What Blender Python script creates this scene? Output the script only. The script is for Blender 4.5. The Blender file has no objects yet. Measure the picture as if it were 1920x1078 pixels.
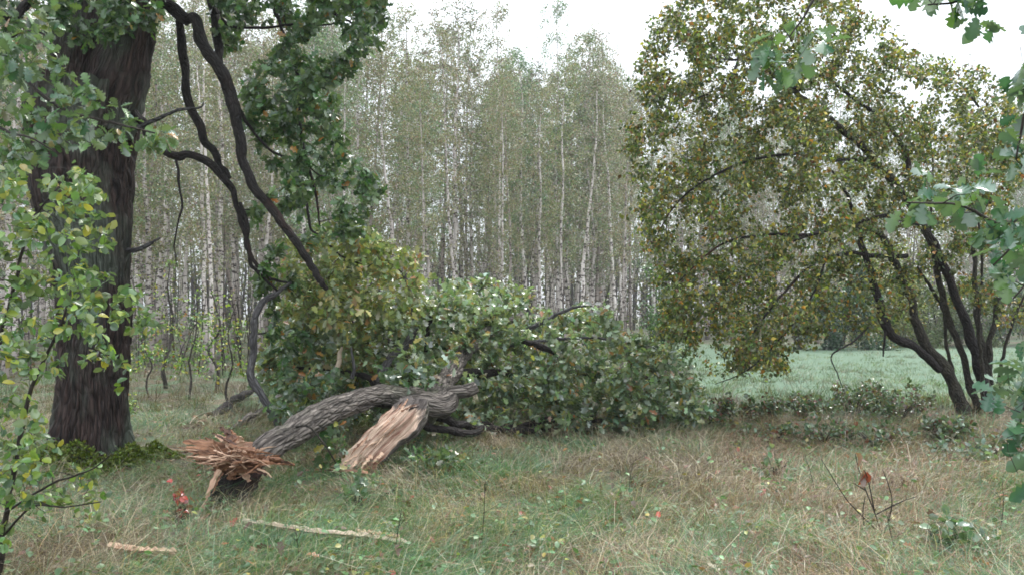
import bpy, math, random
import numpy as np
from mathutils import Vector, Matrix, noise as mnoise

random.seed(5)
RG = np.random.default_rng(5)
SC = bpy.context.scene
COL = SC.collection

# ------------------------------------------------------------------ camera
F_PX, CX, CY, HOR = 1507.0, 960.0, 539.0, 590.0
CAM_H = 1.6
TH = math.atan((HOR - CY) / F_PX)
cam_d = bpy.data.cameras.new('camera')
cam_d.sensor_width = 36.0
cam_d.lens = F_PX / 1920.0 * 36.0
cam_d.clip_end = 2000.0
cam_d.clip_start = 0.05
cam = bpy.data.objects.new('camera', cam_d)
COL.objects.link(cam)
cam.location = (0, 0, CAM_H)
cam.rotation_euler = (math.radians(90) + TH, 0, 0)
SC.camera = cam

# ------------------------------------------------------------------ world: overcast daylight
SUN_EL, SUN_AZ = math.radians(58), math.radians(38)
world = bpy.data.worlds.new('World')
SC.world = world
world.use_nodes = True
wn, wl = world.node_tree.nodes, world.node_tree.links
wn.clear()
w_out = wn.new('ShaderNodeOutputWorld')
w_bg = wn.new('ShaderNodeBackground')
w_bg.inputs['Strength'].default_value = 0.11
w_sky = wn.new('ShaderNodeTexSky')
w_sky.sky_type = 'NISHITA'
w_sky.sun_disc = False
w_sky.sun_elevation = SUN_EL
w_sky.sun_rotation = SUN_AZ
w_bg2 = wn.new('ShaderNodeBackground')            # the even cloud layer: a little brighter overhead
w_tc = wn.new('ShaderNodeTexCoord')
w_sep = wn.new('ShaderNodeSeparateXYZ')
w_mr = wn.new('ShaderNodeMapRange')
w_mr.inputs['From Min'].default_value = -0.05
w_mr.inputs['From Max'].default_value = 1.0
w_mr.inputs['To Min'].default_value = 0.36
w_mr.inputs['To Max'].default_value = 2.4
wl.new(w_tc.outputs['Generated'], w_sep.inputs[0])
wl.new(w_sep.outputs['Z'], w_mr.inputs['Value'])
w_bg2.inputs['Color'].default_value = (0.93, 0.97, 1.0, 1)
wl.new(w_mr.outputs[0], w_bg2.inputs['Strength'])
w_mix = wn.new('ShaderNodeMixShader')
w_mix.inputs[0].default_value = 0.82
wl.new(w_sky.outputs[0], w_bg.inputs[0])
wl.new(w_bg.outputs[0], w_mix.inputs[1])
wl.new(w_bg2.outputs[0], w_mix.inputs[2])
wl.new(w_mix.outputs[0], w_out.inputs[0])

sun_d = bpy.data.lights.new('sun', 'SUN')
sun_d.energy = 1.5
sun_d.angle = math.radians(10)
sun_d.color = (1.0, 0.97, 0.92)
sun = bpy.data.objects.new('sun', sun_d)
COL.objects.link(sun)
sun.rotation_euler = Vector((math.sin(SUN_AZ) * math.cos(SUN_EL), math.cos(SUN_AZ) * math.cos(SUN_EL),
                             math.sin(SUN_EL))).to_track_quat('Z', 'Y').to_euler()

SC.view_settings.view_transform = 'Standard'
SC.view_settings.look = 'None'
SC.view_settings.gamma = 1.0
SC.view_settings.use_curve_mapping = False
SC.view_settings.exposure = 0.95
SC.cycles.max_bounces = 6
SC.cycles.diffuse_bounces = 3
SC.cycles.glossy_bounces = 2
SC.cycles.transmission_bounces = 3
SC.cycles.volume_bounces = 0
SC.cycles.filter_width = 1.7
SC.cycles.use_denoising = True


# ------------------------------------------------------------------ pixel -> place
def P(px, py, Y):
    cx = (px - CX) / F_PX
    cz = (CY - py) / F_PX
    dy = math.cos(TH) - cz * math.sin(TH)
    dz = math.sin(TH) + cz * math.cos(TH)
    t = Y / dy
    return np.array([cx * t, Y, CAM_H + dz * t])


def hgt(x, y):
    x = np.asarray(x, float); y = np.asarray(y, float)
    h = 0.06 * np.sin(1.1 * x + 0.6 * y + 1.0) * np.cos(0.9 * y - 0.5 * x) \
        + 0.03 * np.sin(2.3 * x - 1.7 * y) + 0.03 * np.sin(4.1 * x + 3.3 * y + 2.0) + 0.02 * np.sin(7.3 * x - 5.1 * y) * np.sin(3.7 * y + 1)
    far = np.clip((y - 14) / 10, 0, 1)
    h = h * (1 - 0.7 * far) + 0.10 * far * np.sin(0.21 * x + 0.5) * np.sin(0.17 * y)
    h = h + 0.02 * np.exp(-((x + 4.7) ** 2 + (y - 8.9) ** 2) / 1.2)       # swell round the oak's foot
    h = h - 0.08 * np.exp(-((x + 2.5) ** 2 + (y - 6.6) ** 2) / 0.5)       # hollow under the torn end
    return h


def G(px, py, dz=0.0):
    Y = CAM_H * F_PX / max(py - HOR, 12)
    for _ in range(12):
        p = P(px, py, Y)
        Y += (p[2] - float(hgt(p[0], p[1]))) * F_PX / max(py - HOR, 12) * 0.7
    p = P(px, py, Y)
    return np.array([p[0], p[1], float(hgt(p[0], p[1])) + dz])


def in_poly(x, y, poly):
    x = np.asarray(x); y = np.asarray(y)
    r = np.zeros(x.shape, bool)
    n = len(poly)
    for i in range(n):
        x0, y0 = poly[i]; x1, y1 = poly[(i + 1) % n]
        c = ((y0 > y) != (y1 > y)) & (x < (x1 - x0) * (y - y0) / (y1 - y0 + 1e-9) + x0)
        r ^= c
    return r


def sample_poly(poly, n, Y0, Y1, zmin=None, front=None):
    xs = [p[0] for p in poly]; ys = [p[1] for p in poly]
    out = []
    while len(out) < n:
        px = RG.uniform(min(xs), max(xs), 400); py = RG.uniform(min(ys), max(ys), 400)
        ok = in_poly(px, py, poly)
        for a, b in zip(px[ok], py[ok]):
            Y = RG.uniform(Y0, Y1)
            p = P(a, b, Y)
            if zmin is not None and p[2] < zmin:
                continue
            out.append(p)
            if len(out) >= n:
                break
    return np.array(out[:n])


# ------------------------------------------------------------------ materials
def new_mat(name):
    m = bpy.data.materials.new(name)
    m.use_nodes = True
    nt = m.node_tree
    b = nt.nodes['Principled BSDF']
    return m, nt, b


def ramp(nt, stops, fac=None):
    r = nt.nodes.new('ShaderNodeValToRGB')
    els = r.color_ramp.elements
    while len(els) < len(stops):
        els.new(0.5)
    for e, (p, c) in zip(els, stops):
        e.position = p
        e.color = (*c, 1)
    if fac is not None:
        nt.links.new(fac, r.inputs[0])
    return r


def noise_tex(nt, scale, detail=4, vec=None, rough=0.55):
    n = nt.nodes.new('ShaderNodeTexNoise')
    n.inputs['Scale'].default_value = scale
    n.inputs['Detail'].default_value = detail
    n.inputs['Roughness'].default_value = rough
    if vec is not None:
        nt.links.new(vec, n.inputs['Vector'])
    return n


def attr(nt, name, out='Vector'):
    a = nt.nodes.new('ShaderNodeAttribute')
    a.attribute_name = name
    return a.outputs[out]


def mapping(nt, vec, scale):
    m = nt.nodes.new('ShaderNodeMapping')
    m.inputs['Scale'].default_value = scale
    nt.links.new(vec, m.inputs['Vector'])
    return m.outputs[0]


def mixc(nt, fac, a, b, mode='MIX'):
    m = nt.nodes.new('ShaderNodeMix')
    m.data_type = 'RGBA'
    m.blend_type = mode
    for s, v in ((m.inputs[0], fac), (m.inputs[6], a), (m.inputs[7], b)):
        if isinstance(v, (int, float)):
            s.default_value = v
        elif isinstance(v, tuple):
            s.default_value = (*v, 1)
        else:
            nt.links.new(v, s)
    return m.outputs[2]


def leaf_mat(name, rough=0.42, trans=0.30, spec=0.5, tree_var=False, under=None, tint=(1.7, 1.85, 0.75)):
    m, nt, b = new_mat(name)
    c = attr(nt, 'col', 'Color')
    if under:                                        # leaf undersides are paler and greyer
        geo = nt.nodes.new('ShaderNodeNewGeometry')
        pale = mixc(nt, under, c, (.17, .21, .17))
        c = mixc(nt, geo.outputs['Backfacing'], c, pale)
    if tree_var:
        oi = nt.nodes.new('ShaderNodeObjectInfo')
        r = ramp(nt, [(0.0, (0.75, 1.05, 0.95)), (0.35, (1.0, 1.0, 0.8)), (0.7, (1.12, .95, 0.95)), (1.0, (0.95, 0.97, 1.1))],
                 oi.outputs['Random'])
        c = mixc(nt, 1.0, c, r.outputs[0], 'MULTIPLY')
    nt.links.new(c, b.inputs['Base Color'])
    b.inputs['Roughness'].default_value = rough
    b.inputs['Specular IOR Level'].default_value = spec
    tr = nt.nodes.new('ShaderNodeBsdfTranslucent')
    c2 = mixc(nt, 1.0, c, tint, 'MULTIPLY')
    nt.links.new(c2, tr.inputs[0])
    mx = nt.nodes.new('ShaderNodeMixShader')
    mx.inputs[0].default_value = trans
    nt.links.new(b.outputs[0], mx.inputs[1])
    nt.links.new(tr.outputs[0], mx.inputs[2])
    nt.links.new(mx.outputs[0], nt.nodes['Material Output'].inputs['Surface'])
    return m


def bark_mat(name, dark, light, accent=None, xy=22.0, z=3.2, bump=0.6, acc_scale=1.4, acc_lo=0.5, acc_hi=0.68):
    """vertical furrows follow the limb through the bc attribute (ring position, length along limb)"""
    m, nt, b = new_mat(name)
    v = attr(nt, 'bc')
    n1 = noise_tex(nt, 1.0, 6, mapping(nt, v, (xy, xy, z)), 0.6)
    vo = nt.nodes.new('ShaderNodeTexVoronoi')
    vo.feature = 'DISTANCE_TO_EDGE'
    vo.inputs['Scale'].default_value = 1.0
    nt.links.new(mapping(nt, v, (xy * 1.1, xy * 1.1, z * 1.6)), vo.inputs['Vector'])
    r = ramp(nt, [(0.36, dark), (0.62, light)], n1.outputs[0])
    crack = ramp(nt, [(0.0, (0.35, 0.32, 0.32)), (0.16, (1, 1, 1))], vo.outputs['Distance'])
    c = mixc(nt, 0.8, r.outputs[0], crack.outputs[0], 'MULTIPLY')
    if accent:
        n2 = noise_tex(nt, acc_scale, 5, mapping(nt, v, (1, 1, 0.6)))
        r2 = ramp(nt, [(acc_lo, (0, 0, 0)), (acc_hi, (1, 1, 1))], n2.outputs[0])
        c = mixc(nt, r2.outputs[0], c, accent)
    nt.links.new(c, b.inputs['Base Color'])
    b.inputs['Roughness'].default_value = 0.75
    b.inputs['Specular IOR Level'].default_value = 0.35
    mul = nt.nodes.new('ShaderNodeMath'); mul.operation = 'MULTIPLY_ADD'
    r3 = ramp(nt, [(0.0, (0, 0, 0)), (0.25, (1, 1, 1))], vo.outputs['Distance'])
    nt.links.new(r3.outputs[0], mul.inputs[0])
    mul.inputs[1].default_value = 0.6
    nt.links.new(n1.outputs[0], mul.inputs[2])
    bp = nt.nodes.new('ShaderNodeBump')
    bp.inputs['Strength'].default_value = bump
    bp.inputs['Distance'].default_value = 0.045
    nt.links.new(mul.outputs[0], bp.inputs['Height'])
    nt.links.new(bp.outputs[0], b.inputs['Normal'])
    return m


M = {}
M['leaf'] = leaf_mat('oak leaf', 0.25, 0.28, 0.85, under=0.5)
M['leaf_wet'] = leaf_mat('wet oak leaf', 0.2, 0.25, 0.8, under=0.4)
M['leaf_small'] = leaf_mat('small leaf', 0.32, 0.28, 0.6, tint=(1.6, 1.7, 0.8))
M['leaf_birch'] = leaf_mat('birch leaf', 0.45, 0.22, 0.5, tree_var=True, tint=(1.25, 1.25, 1.0))
M['grass'] = leaf_mat('grass blade', 0.4, 0.22, 0.5)
M['bark_oak'] = bark_mat('oak bark', (0.010, 0.006, 0.0055), (0.072, 0.046, 0.040), (0.085, 0.10, 0.08), 24, 2.4, 1.0, 1.3, .45, .58)
M['bark_log'] = bark_mat('fallen oak bark', (0.04, 0.033, 0.029), (0.27, 0.235, 0.21), (0.12, 0.13, 0.08), 26, 4.2, 1.0)
M['bark_dark'] = bark_mat('dark wet branch bark', (0.005, 0.004, 0.0038), (0.024, 0.018, 0.017), (0.06, 0.022, 0.015), 30, 6, 0.6)
M['bark_grey'] = bark_mat('grey dead wood', (0.045, 0.043, 0.047), (0.14, 0.135, 0.14), (0.06, 0.05, 0.045), 30, 5, 0.7)
M['bark_pear'] = bark_mat('olive brown bark', (0.014, 0.012, 0.009), (0.055, 0.047, 0.033), (0.06, 0.066, 0.032), 34, 8, 0.7)
M['twig'] = bark_mat('twig bark', (0.016, 0.013, 0.011), (0.05, 0.038, 0.031), None, 40, 12, 0.2)
M['twig_birch'] = bark_mat('birch twig bark', (0.06, 0.045, 0.045), (0.13, 0.10, 0.095), None, 40, 12, 0.2)
M['bark_sap'] = bark_mat('sapling bark', (0.03, 0.026, 0.024), (0.10, 0.085, 0.075), None, 40, 12, 0.3)


def wood_mat(name, pale, mid, red, xy=60, z=2.5):
    m, nt, b = new_mat(name)
    v = attr(nt, 'bc')
    n1 = noise_tex(nt, 1.0, 6, mapping(nt, v, (xy, xy, z)), 0.65)
    n2 = noise_tex(nt, 1.0, 4, mapping(nt, v, (9, 9, 1.6)), 0.6)
    c = ramp(nt, [(0.25, mid), (0.6, pale)], n1.outputs[0]).outputs[0]
    f = ramp(nt, [(0.46, (0, 0, 0)), (0.66, (1, 1, 1))], n2.outputs[0]).outputs[0]
    c = mixc(nt, f, c, red)
    nt.links.new(c, b.inputs['Base Color'])
    b.inputs['Roughness'].default_value = 0.7
    bp = nt.nodes.new('ShaderNodeBump')
    bp.inputs['Strength'].default_value = 0.8
    bp.inputs['Distance'].default_value = 0.012
    nt.links.new(n1.outputs[0], bp.inputs['Height'])
    nt.links.new(bp.outputs[0], b.inputs['Normal'])
    return m


M['wood_pale'] = wood_mat('fresh split wood', (0.62, 0.44, 0.32), (0.42, 0.25, 0.17), (0.30, 0.13, 0.08))
M['wood_red'] = wood_mat('torn red heartwood', (0.30, 0.145, 0.075), (0.13, 0.055, 0.03), (0.05, 0.02, 0.014))
M['wood_grey'] = wood_mat('weathered wood sliver', (0.50, 0.41, 0.32), (0.30, 0.23, 0.17), (0.22, 0.14, 0.10))


M['wood_slab'] = wood_mat('split oak face', (0.60, 0.46, 0.36), (0.34, 0.21, 0.155), (0.20, 0.085, 0.055), 70, 3.4)
_nt = M['wood_slab'].node_tree                       # greyed, dirty wood towards the head of the slab
_b = _nt.nodes['Principled BSDF']
_src = _b.inputs['Base Color'].links[0].from_socket
_v = attr(_nt, 'bc')
_sp = _nt.nodes.new('ShaderNodeSeparateXYZ'); _nt.links.new(_v, _sp.inputs[0])
_n = noise_tex(_nt, 1.0, 5, mapping(_nt, _v, (14, 14, 5)), .65)
_m = _nt.nodes.new('ShaderNodeMath'); _m.operation = 'MULTIPLY_ADD'
_nt.links.new(_n.outputs[0], _m.inputs[0]); _m.inputs[1].default_value = .7; _nt.links.new(_sp.outputs['Z'], _m.inputs[2])
_r = ramp(_nt, [(0.0, (0, 0, 0)), (1.0, (1, 1, 1))])
_mr = _nt.nodes.new('ShaderNodeMapRange'); _mr.inputs['From Min'].default_value = 1.17; _mr.inputs['From Max'].default_value = 1.3
_nt.links.new(_m.outputs[0], _mr.inputs['Value']); _nt.links.new(_mr.outputs[0], _r.inputs[0])
_nt.links.new(mixc(_nt, _r.outputs[0], _src, (.085, .07, .065)), _b.inputs['Base Color'])


def birch_bark():
    m, nt, b = new_mat('birch bark')
    v = attr(nt, 'bc')
    n1 = noise_tex(nt, 1.0, 3, mapping(nt, v, (7, 7, 11)), 0.6)
    n2 = noise_tex(nt, 1.0, 4, mapping(nt, v, (3, 3, 1.1)), 0.6)
    mark = ramp(nt, [(0.54, (0, 0, 0)), (0.60, (1, 1, 1))], n1.outputs[0]).outputs[0]
    c = ramp(nt, [(0.35, (0.50, 0.45, 0.43)), (0.65, (0.80, 0.77, 0.75))], n2.outputs[0]).outputs[0]
    c = mixc(nt, mark, c, (0.07, 0.055, 0.05))
    sp = nt.nodes.new('ShaderNodeSeparateXYZ')
    nt.links.new(v, sp.inputs[0])
    mr = nt.nodes.new('ShaderNodeMapRange')                 # old rough bark at the foot of the stem
    mr.inputs['From Min'].default_value = 0.3; mr.inputs['From Max'].default_value = 2.2
    mr.inputs['To Min'].default_value = 0.75; mr.inputs['To Max'].default_value = 0.0
    nt.links.new(sp.outputs['Z'], mr.inputs['Value'])
    c = mixc(nt, mr.outputs[0], c, (0.12, 0.10, 0.09))
    oi = nt.nodes.new('ShaderNodeObjectInfo')
    r = ramp(nt, [(0, (0.45, 0.40, 0.38)), (0.45, (0.8, 0.76, 0.75)), (1, (1.1, 1.05, 1.05))], oi.outputs['Random']).outputs[0]
    c = mixc(nt, 1.0, c, r, 'MULTIPLY')
    nt.links.new(c, b.inputs['Base Color'])
    b.inputs['Roughness'].default_value = 0.6
    return m


M['birch'] = birch_bark()


def ground_mat():
    m, nt, b = new_mat('ground')
    tc = nt.nodes.new('ShaderNodeTexCoord')
    v = tc.outputs['Object']
    n1 = noise_tex(nt, 1.1, 6, v); n2 = noise_tex(nt, 14.0, 6, v); n3 = noise_tex(nt, 0.25, 3, v)
    c = ramp(nt, [(0.3, (0.045, 0.035, 0.024)), (0.5, (0.095, 0.075, 0.045)), (0.7, (0.15, 0.12, 0.075))], n2.outputs[0]).outputs[0]
    g = ramp(nt, [(0.3, (0.05, 0.085, 0.04)), (0.7, (0.10, 0.15, 0.08))], n2.outputs[0]).outputs[0]
    f = ramp(nt, [(0.42, (0, 0, 0)), (0.6, (1, 1, 1))], n1.outputs[0]).outputs[0]
    c = mixc(nt, f, c, g)
    a = attr(nt, 'meadow', 'Fac')
    g2 = ramp(nt, [(0.3, (0.06, 0.11, 0.065)), (0.7, (0.11, 0.17, 0.11))], n2.outputs[0]).outputs[0]
    c = mixc(nt, a, c, g2)
    nt.links.new(c, b.inputs['Base Color'])
    b.inputs['Roughness'].default_value = 0.9
    bp = nt.nodes.new('ShaderNodeBump')
    bp.inputs['Strength'].default_value = 0.7; bp.inputs['Distance'].default_value = 0.05
    nt.links.new(n2.outputs[0], bp.inputs['Height'])
    nt.links.new(bp.outputs[0], b.inputs['Normal'])
    return m


M['ground'] = ground_mat()


# ------------------------------------------------------------------ mesh building
class MB:
    def __init__(self):
        self.v, self.q, self.t, self.bc, self.col = [], [], [], [], []
        self.n = 0

    def add(self, v, q=None, t=None, bc=None, col=None):
        v = np.asarray(v, float).reshape(-1, 3)
        self.v.append(v)
        if q is not None and len(q):
            self.q.append(np.asarray(q, int) + self.n)
        if t is not None and len(t):
            self.t.append(np.asarray(t, int) + self.n)
        self.bc.append(v if bc is None else bc)
        self.col.append(np.tile([0.1, 0.1, 0.1], (len(v), 1)) if col is None else col)
        self.n += len(v)

    def mesh(self, name, mat, smooth=True, use_col=False, off=None):
        v = np.concatenate(self.v)
        if off is not None:
            v = v - off
        q = np.concatenate(self.q) if self.q else np.zeros((0, 4), int)
        t = np.concatenate(self.t) if self.t else np.zeros((0, 3), int)
        me = bpy.data.meshes.new(name)
        me.vertices.add(len(v))
        me.vertices.foreach_set('co', v.astype(np.float32).ravel())
        me.loops.add(q.size + t.size)
        me.loops.foreach_set('vertex_index', np.concatenate([q.ravel(), t.ravel()]).astype(np.int32))
        me.polygons.add(len(q) + len(t))
        st = np.concatenate([np.arange(len(q)) * 4, q.size + np.arange(len(t)) * 3]).astype(np.int32)
        me.polygons.foreach_set('loop_start', st)
        me.polygons.foreach_set('use_smooth', np.full(len(st), smooth))
        me.update(calc_edges=True)
        me.validate()
        if use_col:
            a = me.attributes.new('col', 'FLOAT_COLOR', 'POINT')
            c = np.concatenate(self.col)
            a.data.foreach_set('color', np.hstack([c, np.ones((len(c), 1))]).astype(np.float32).ravel())
        else:
            a = me.attributes.new('bc', 'FLOAT_VECTOR', 'POINT')
            a.data.foreach_set('vector', np.concatenate(self.bc).astype(np.float32).ravel())
        me.materials.append(mat)
        return me


def catmull(pts, m):
    pts = np.asarray(pts, float)
    n = len(pts)
    if n == 2:
        t = np.linspace(0, 1, m)[:, None]
        return pts[0] * (1 - t) + pts[1] * t
    ext = np.vstack([2 * pts[0] - pts[1], pts, 2 * pts[-1] - pts[-2]])
    u = np.linspace(0, n - 1, m)
    i = np.minimum(u.astype(int), n - 2)
    f = (u - i)[:, None]
    p0, p1, p2, p3 = ext[i], ext[i + 1], ext[i + 2], ext[i + 3]
    return 0.5 * (2 * p1 + (p2 - p0) * f + (2 * p0 - 5 * p1 + 4 * p2 - p3) * f ** 2 + (3 * p1 - p0 - 3 * p2 + p3) * f ** 3)


def frames(c):
    m = len(c)
    tan = np.gradient(c, axis=0)
    tan /= np.linalg.norm(tan, axis=1)[:, None] + 1e-12
    ref = np.array([1.0, 0, 0]) if abs(tan[0][0]) < 0.8 else np.array([0, 1.0, 0])
    u = np.cross(tan[0], ref); u /= np.linalg.norm(u)
    U = [u]
    for i in range(1, m):
        u = U[-1] - tan[i] * np.dot(U[-1], tan[i])
        u /= np.linalg.norm(u) + 1e-12
        U.append(u)
    U = np.array(U)
    return tan, U, np.cross(tan, U)


def tube(mb, pts, rad, n=8, m=None, amp=0.0, cap=True, smooth_pts=True, fscale=3.0):
    pts = np.asarray(pts, float); rad = np.asarray(rad, float)
    if m is None:
        m = len(pts)
    c = catmull(pts, m) if smooth_pts else pts
    m = len(c)
    r = np.interp(np.linspace(0, 1, m), np.linspace(0, 1, len(rad)), rad)
    if amp > 0 and m > 8:                      # crooked, knobbly course
        ll = np.concatenate([[0], np.cumsum(np.linalg.norm(np.diff(c, axis=0), axis=1))])
        o3 = RG.uniform(0, 90)
        for i in range(1, m - 1):
            ri = max(r[i], .004)
            c[i] = c[i] + ri * min(1.0, .03 / ri + .35) * (1.0 if ri < .09 else .38) * np.array(mnoise.noise_vector(Vector((ll[i] / (ri * 5 + .06), o3, 0)))) * min(1, i / 4) * min(1, (m - 1 - i) / 4)
            r[i] *= 1 + .22 * mnoise.noise(Vector((ll[i] / (ri * 2.5 + .03), o3, 7)))
    tan, U, W = frames(c)
    a = np.linspace(0, 2 * math.pi, n, endpoint=False)
    L = np.concatenate([[0], np.cumsum(np.linalg.norm(np.diff(c, axis=0), axis=1))])
    R = np.repeat(r[:, None], n, 1)
    if amp > 0:
        ra = float(np.mean(r))
        o = RG.uniform(0, 50)
        for i in range(m):
            for j in range(n):
                q = Vector((math.cos(a[j]) * ra * fscale * 2 + o, math.sin(a[j]) * ra * fscale * 2, L[i] * fscale * 0.5))
                R[i, j] *= 1 + amp * mnoise.fractal(q, 0.8, 2.0, 3)
    V = c[:, None, :] + R[:, :, None] * (np.cos(a)[None, :, None] * U[:, None, :] + np.sin(a)[None, :, None] * W[:, None, :])
    rm = max(float(np.mean(r)), 0.01)
    BC = np.stack([np.repeat(np.cos(a)[None] * rm, m, 0), np.repeat(np.sin(a)[None] * rm, m, 0), np.repeat(L[:, None], n, 1)], 2)
    o = RG.uniform(0, 5, 3) * 0
    i = np.arange(m - 1)[:, None] * n; j = np.arange(n)[None]
    k = (j + 1) % n
    q = np.stack([i + j, i + k, i + n + k, i + n + j], 2).reshape(-1, 4)
    V = V.reshape(-1, 3); BC = BC.reshape(-1, 3)
    t = []
    if cap:
        V = np.vstack([V, c[0], c[-1]]); BC = np.vstack([BC, BC[0], BC[-1]])
        s, e = n * m, n * m + 1
        jj = np.arange(n); kk = (jj + 1) % n
        t = np.vstack([np.stack([np.full(n, s), kk, jj], 1), np.stack([np.full(n, e), (m - 1) * n + jj, (m - 1) * n + kk], 1)])
    mb.add(V, q, t, BC)
    return c


def obj(name, me, parent=None, loc=None, **props):
    o = bpy.data.objects.new(name, me)
    COL.objects.link(o)
    if parent is not None:
        o.parent = parent
    if loc is not None:
        o.location = loc
    for k, v in props.items():
        o[k] = v
    return o


def thing(name, label, cat, loc, group=None):
    o = bpy.data.objects.new(name, None)
    COL.objects.link(o)
    o.location = loc
    o.empty_display_size = 0.2
    o['label'] = label; o['category'] = cat
    if group:
        o['group'] = group
    return o


# ------------------------------------------------------------------ leaves
def leaf_template(st, curl=0.12, fold=0.25, fwd=0.05):
    """st: (t, half width) along the midrib; unit length; returns verts, tris; lobes come from the widths"""
    V, T = [], []
    for k, (t, w) in enumerate(st):
        z = -curl * t * t
        f = fwd if (0 < k < len(st) - 1 and w > st[k - 1][1] and w > st[k + 1][1]) else 0
        V += [(-w, t + f, z + fold * w), (0, t, z), (w, t + f, z + fold * w)]
    for k in range(len(st) - 1):
        a = 3 * k
        T += [(a, a + 1, a + 4), (a, a + 4, a + 3), (a + 1, a + 2, a + 5), (a + 1, a + 5, a + 4)]
    return np.array(V, float), np.array(T)


OAK_HI = [leaf_template([(0, .012), (.12, .04), (.20, .16), (.26, .17), (.32, .085), (.42, .29), (.48, .28), (.53, .14), (.64, .37), (.70, .34), (.75, .20), (.86, .26), (.94, .18), (1, .05)], c, f, 0.02)
          for c, f in ((.18, .3), (.35, .12), (-.1, .45), (.5, .5), (.25, -.15))]
OAK_LO = [leaf_template([(0, .02), (.26, .25), (.36, .12), (.58, .38), (.74, .17), (.9, .24), (1, .04)], c, f)
          for c, f in ((.2, .3), (.4, .1), (-.1, .4))]
OVAL = [leaf_template([(0, .02), (.25, .27), (.55, .34), (.85, .19), (1, .0)], c, f) for c, f in ((.15, .3), (.35, .15), (-.1, .4))]
SMALL = [leaf_template([(0, .03), (.45, .36), (1, .0)], c, f, 0) for c, f in ((.2, .35), (.4, .1))]
DIAM = [(np.array([(0, 0, 0), (-.38, .45, .12), (.38, .45, .12), (0, 1, -.1)], float), np.array([(0, 2, 1), (1, 2, 3)]))]


def norm(a):
    return a / (np.linalg.norm(a, axis=-1, keepdims=True) + 1e-9)


def orient(axis, up_bias=0.8):
    """leaf frames: axis = midrib, normal leans to the sky"""
    n = len(axis)
    axis = norm(axis)
    nrm = RG.normal(0, 0.55, (n, 3)); nrm[:, 2] += up_bias
    nrm = norm(nrm - axis * np.sum(nrm * axis, 1, keepdims=True))
    side = np.cross(axis, nrm)
    return side, axis, nrm


def palette(n, cols, jit=0.22):
    w = np.array([c[0] for c in cols], float); w /= w.sum()
    k = RG.choice(len(cols), n, p=w)
    c = np.array([c[1] for c in cols], float)[k]
    c = c * np.exp(RG.normal(0, jit, (n, 1))) * np.exp(RG.normal(0, jit * .35, (n, 3)))
    return np.clip(c, 0.004, 0.8)


def add_leaves(mb, temps, p, fr, s, col):
    side, ax, nr = fr
    k = RG.integers(0, len(temps), len(p))
    for i, (V, T) in enumerate(temps):
        m = k == i
        c = int(m.sum())
        if not c:
            continue
        VV = p[m][:, None] + s[m][:, None, None] * (V[None, :, 0:1] * side[m][:, None] + V[None, :, 1:2] * ax[m][:, None] + V[None, :, 2:3] * nr[m][:, None])
        TT = (T[None] + (np.arange(c) * len(V))[:, None, None]).reshape(-1, 3)
        mb.add(VV.reshape(-1, 3), None, TT, None, np.repeat(col[m], len(V), 0))


def make_leaf_meshes(name, temps, cols, mat):
    out = []
    for c in cols:
        for V, T in temps:
            mb = MB()
            cc = np.tile(np.array(c, float), (len(V), 1))
            cc[1::3] *= 1.25                                     # paler midrib
            mb.add(V, None, T, None, cc)
            out.append(mb.mesh(name, mat, True, True))
    return out


def leaf_objects(parent, meshes, p, fr, s, org, name='leaf'):
    side, ax, nr = fr
    k = RG.integers(0, len(meshes), len(p))
    for i in range(len(p)):
        o = bpy.data.objects.new(name, meshes[k[i]])
        a, b, c = side[i] * s[i], ax[i] * s[i], nr[i] * s[i]
        q = p[i] - org
        o.parent = parent
        o.matrix_local = Matrix(((a[0], b[0], c[0], q[0]), (a[1], b[1], c[1], q[1]), (a[2], b[2], c[2], q[2]), (0, 0, 0, 1)))
        COL.objects.link(o)


# ------------------------------------------------------------------ growing a crown on given limbs
def grow(limbs, targets, r_tip=0.003, k_len=0.014, r_base=0.004, up=0.15, wob=0.08, step=0.3):
    """limbs: list of (points, radii).  Every target is reached by a branch from the nearest wood, near ones first."""
    S = np.concatenate([catmull(p, max(8, len(p) * 5)) for p, r in limbs])
    R = np.concatenate([np.interp(np.linspace(0, 1, max(8, len(p) * 5)), np.linspace(0, 1, len(r)), r) for p, r in limbs])
    d0 = np.array([np.min(np.linalg.norm(S - t, axis=1)) for t in targets])
    out = []
    for ti in np.argsort(d0):
        t = targets[ti]
        d = np.linalg.norm(S - t, axis=1)
        j = int(np.argmin(d)); L = d[j]
        if L < 0.03:
            continue
        s = S[j]
        n = max(3, int(L / step) + 2)
        u = np.linspace(0, 1, n)[:, None]
        mid = (s + t) / 2 + RG.normal(0, wob, 3) * L + np.array([0, 0, up * L])
        path = (1 - u) ** 2 * s + 2 * u * (1 - u) * mid + u * u * t
        r0 = min(R[j] * 0.75, r_base + k_len * L)
        rr = np.linspace(r0, r_tip, n)
        out.append((path, rr))
        S = np.vstack([S, path[1:]]); R = np.concatenate([R, rr[1:]])
    return out


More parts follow.
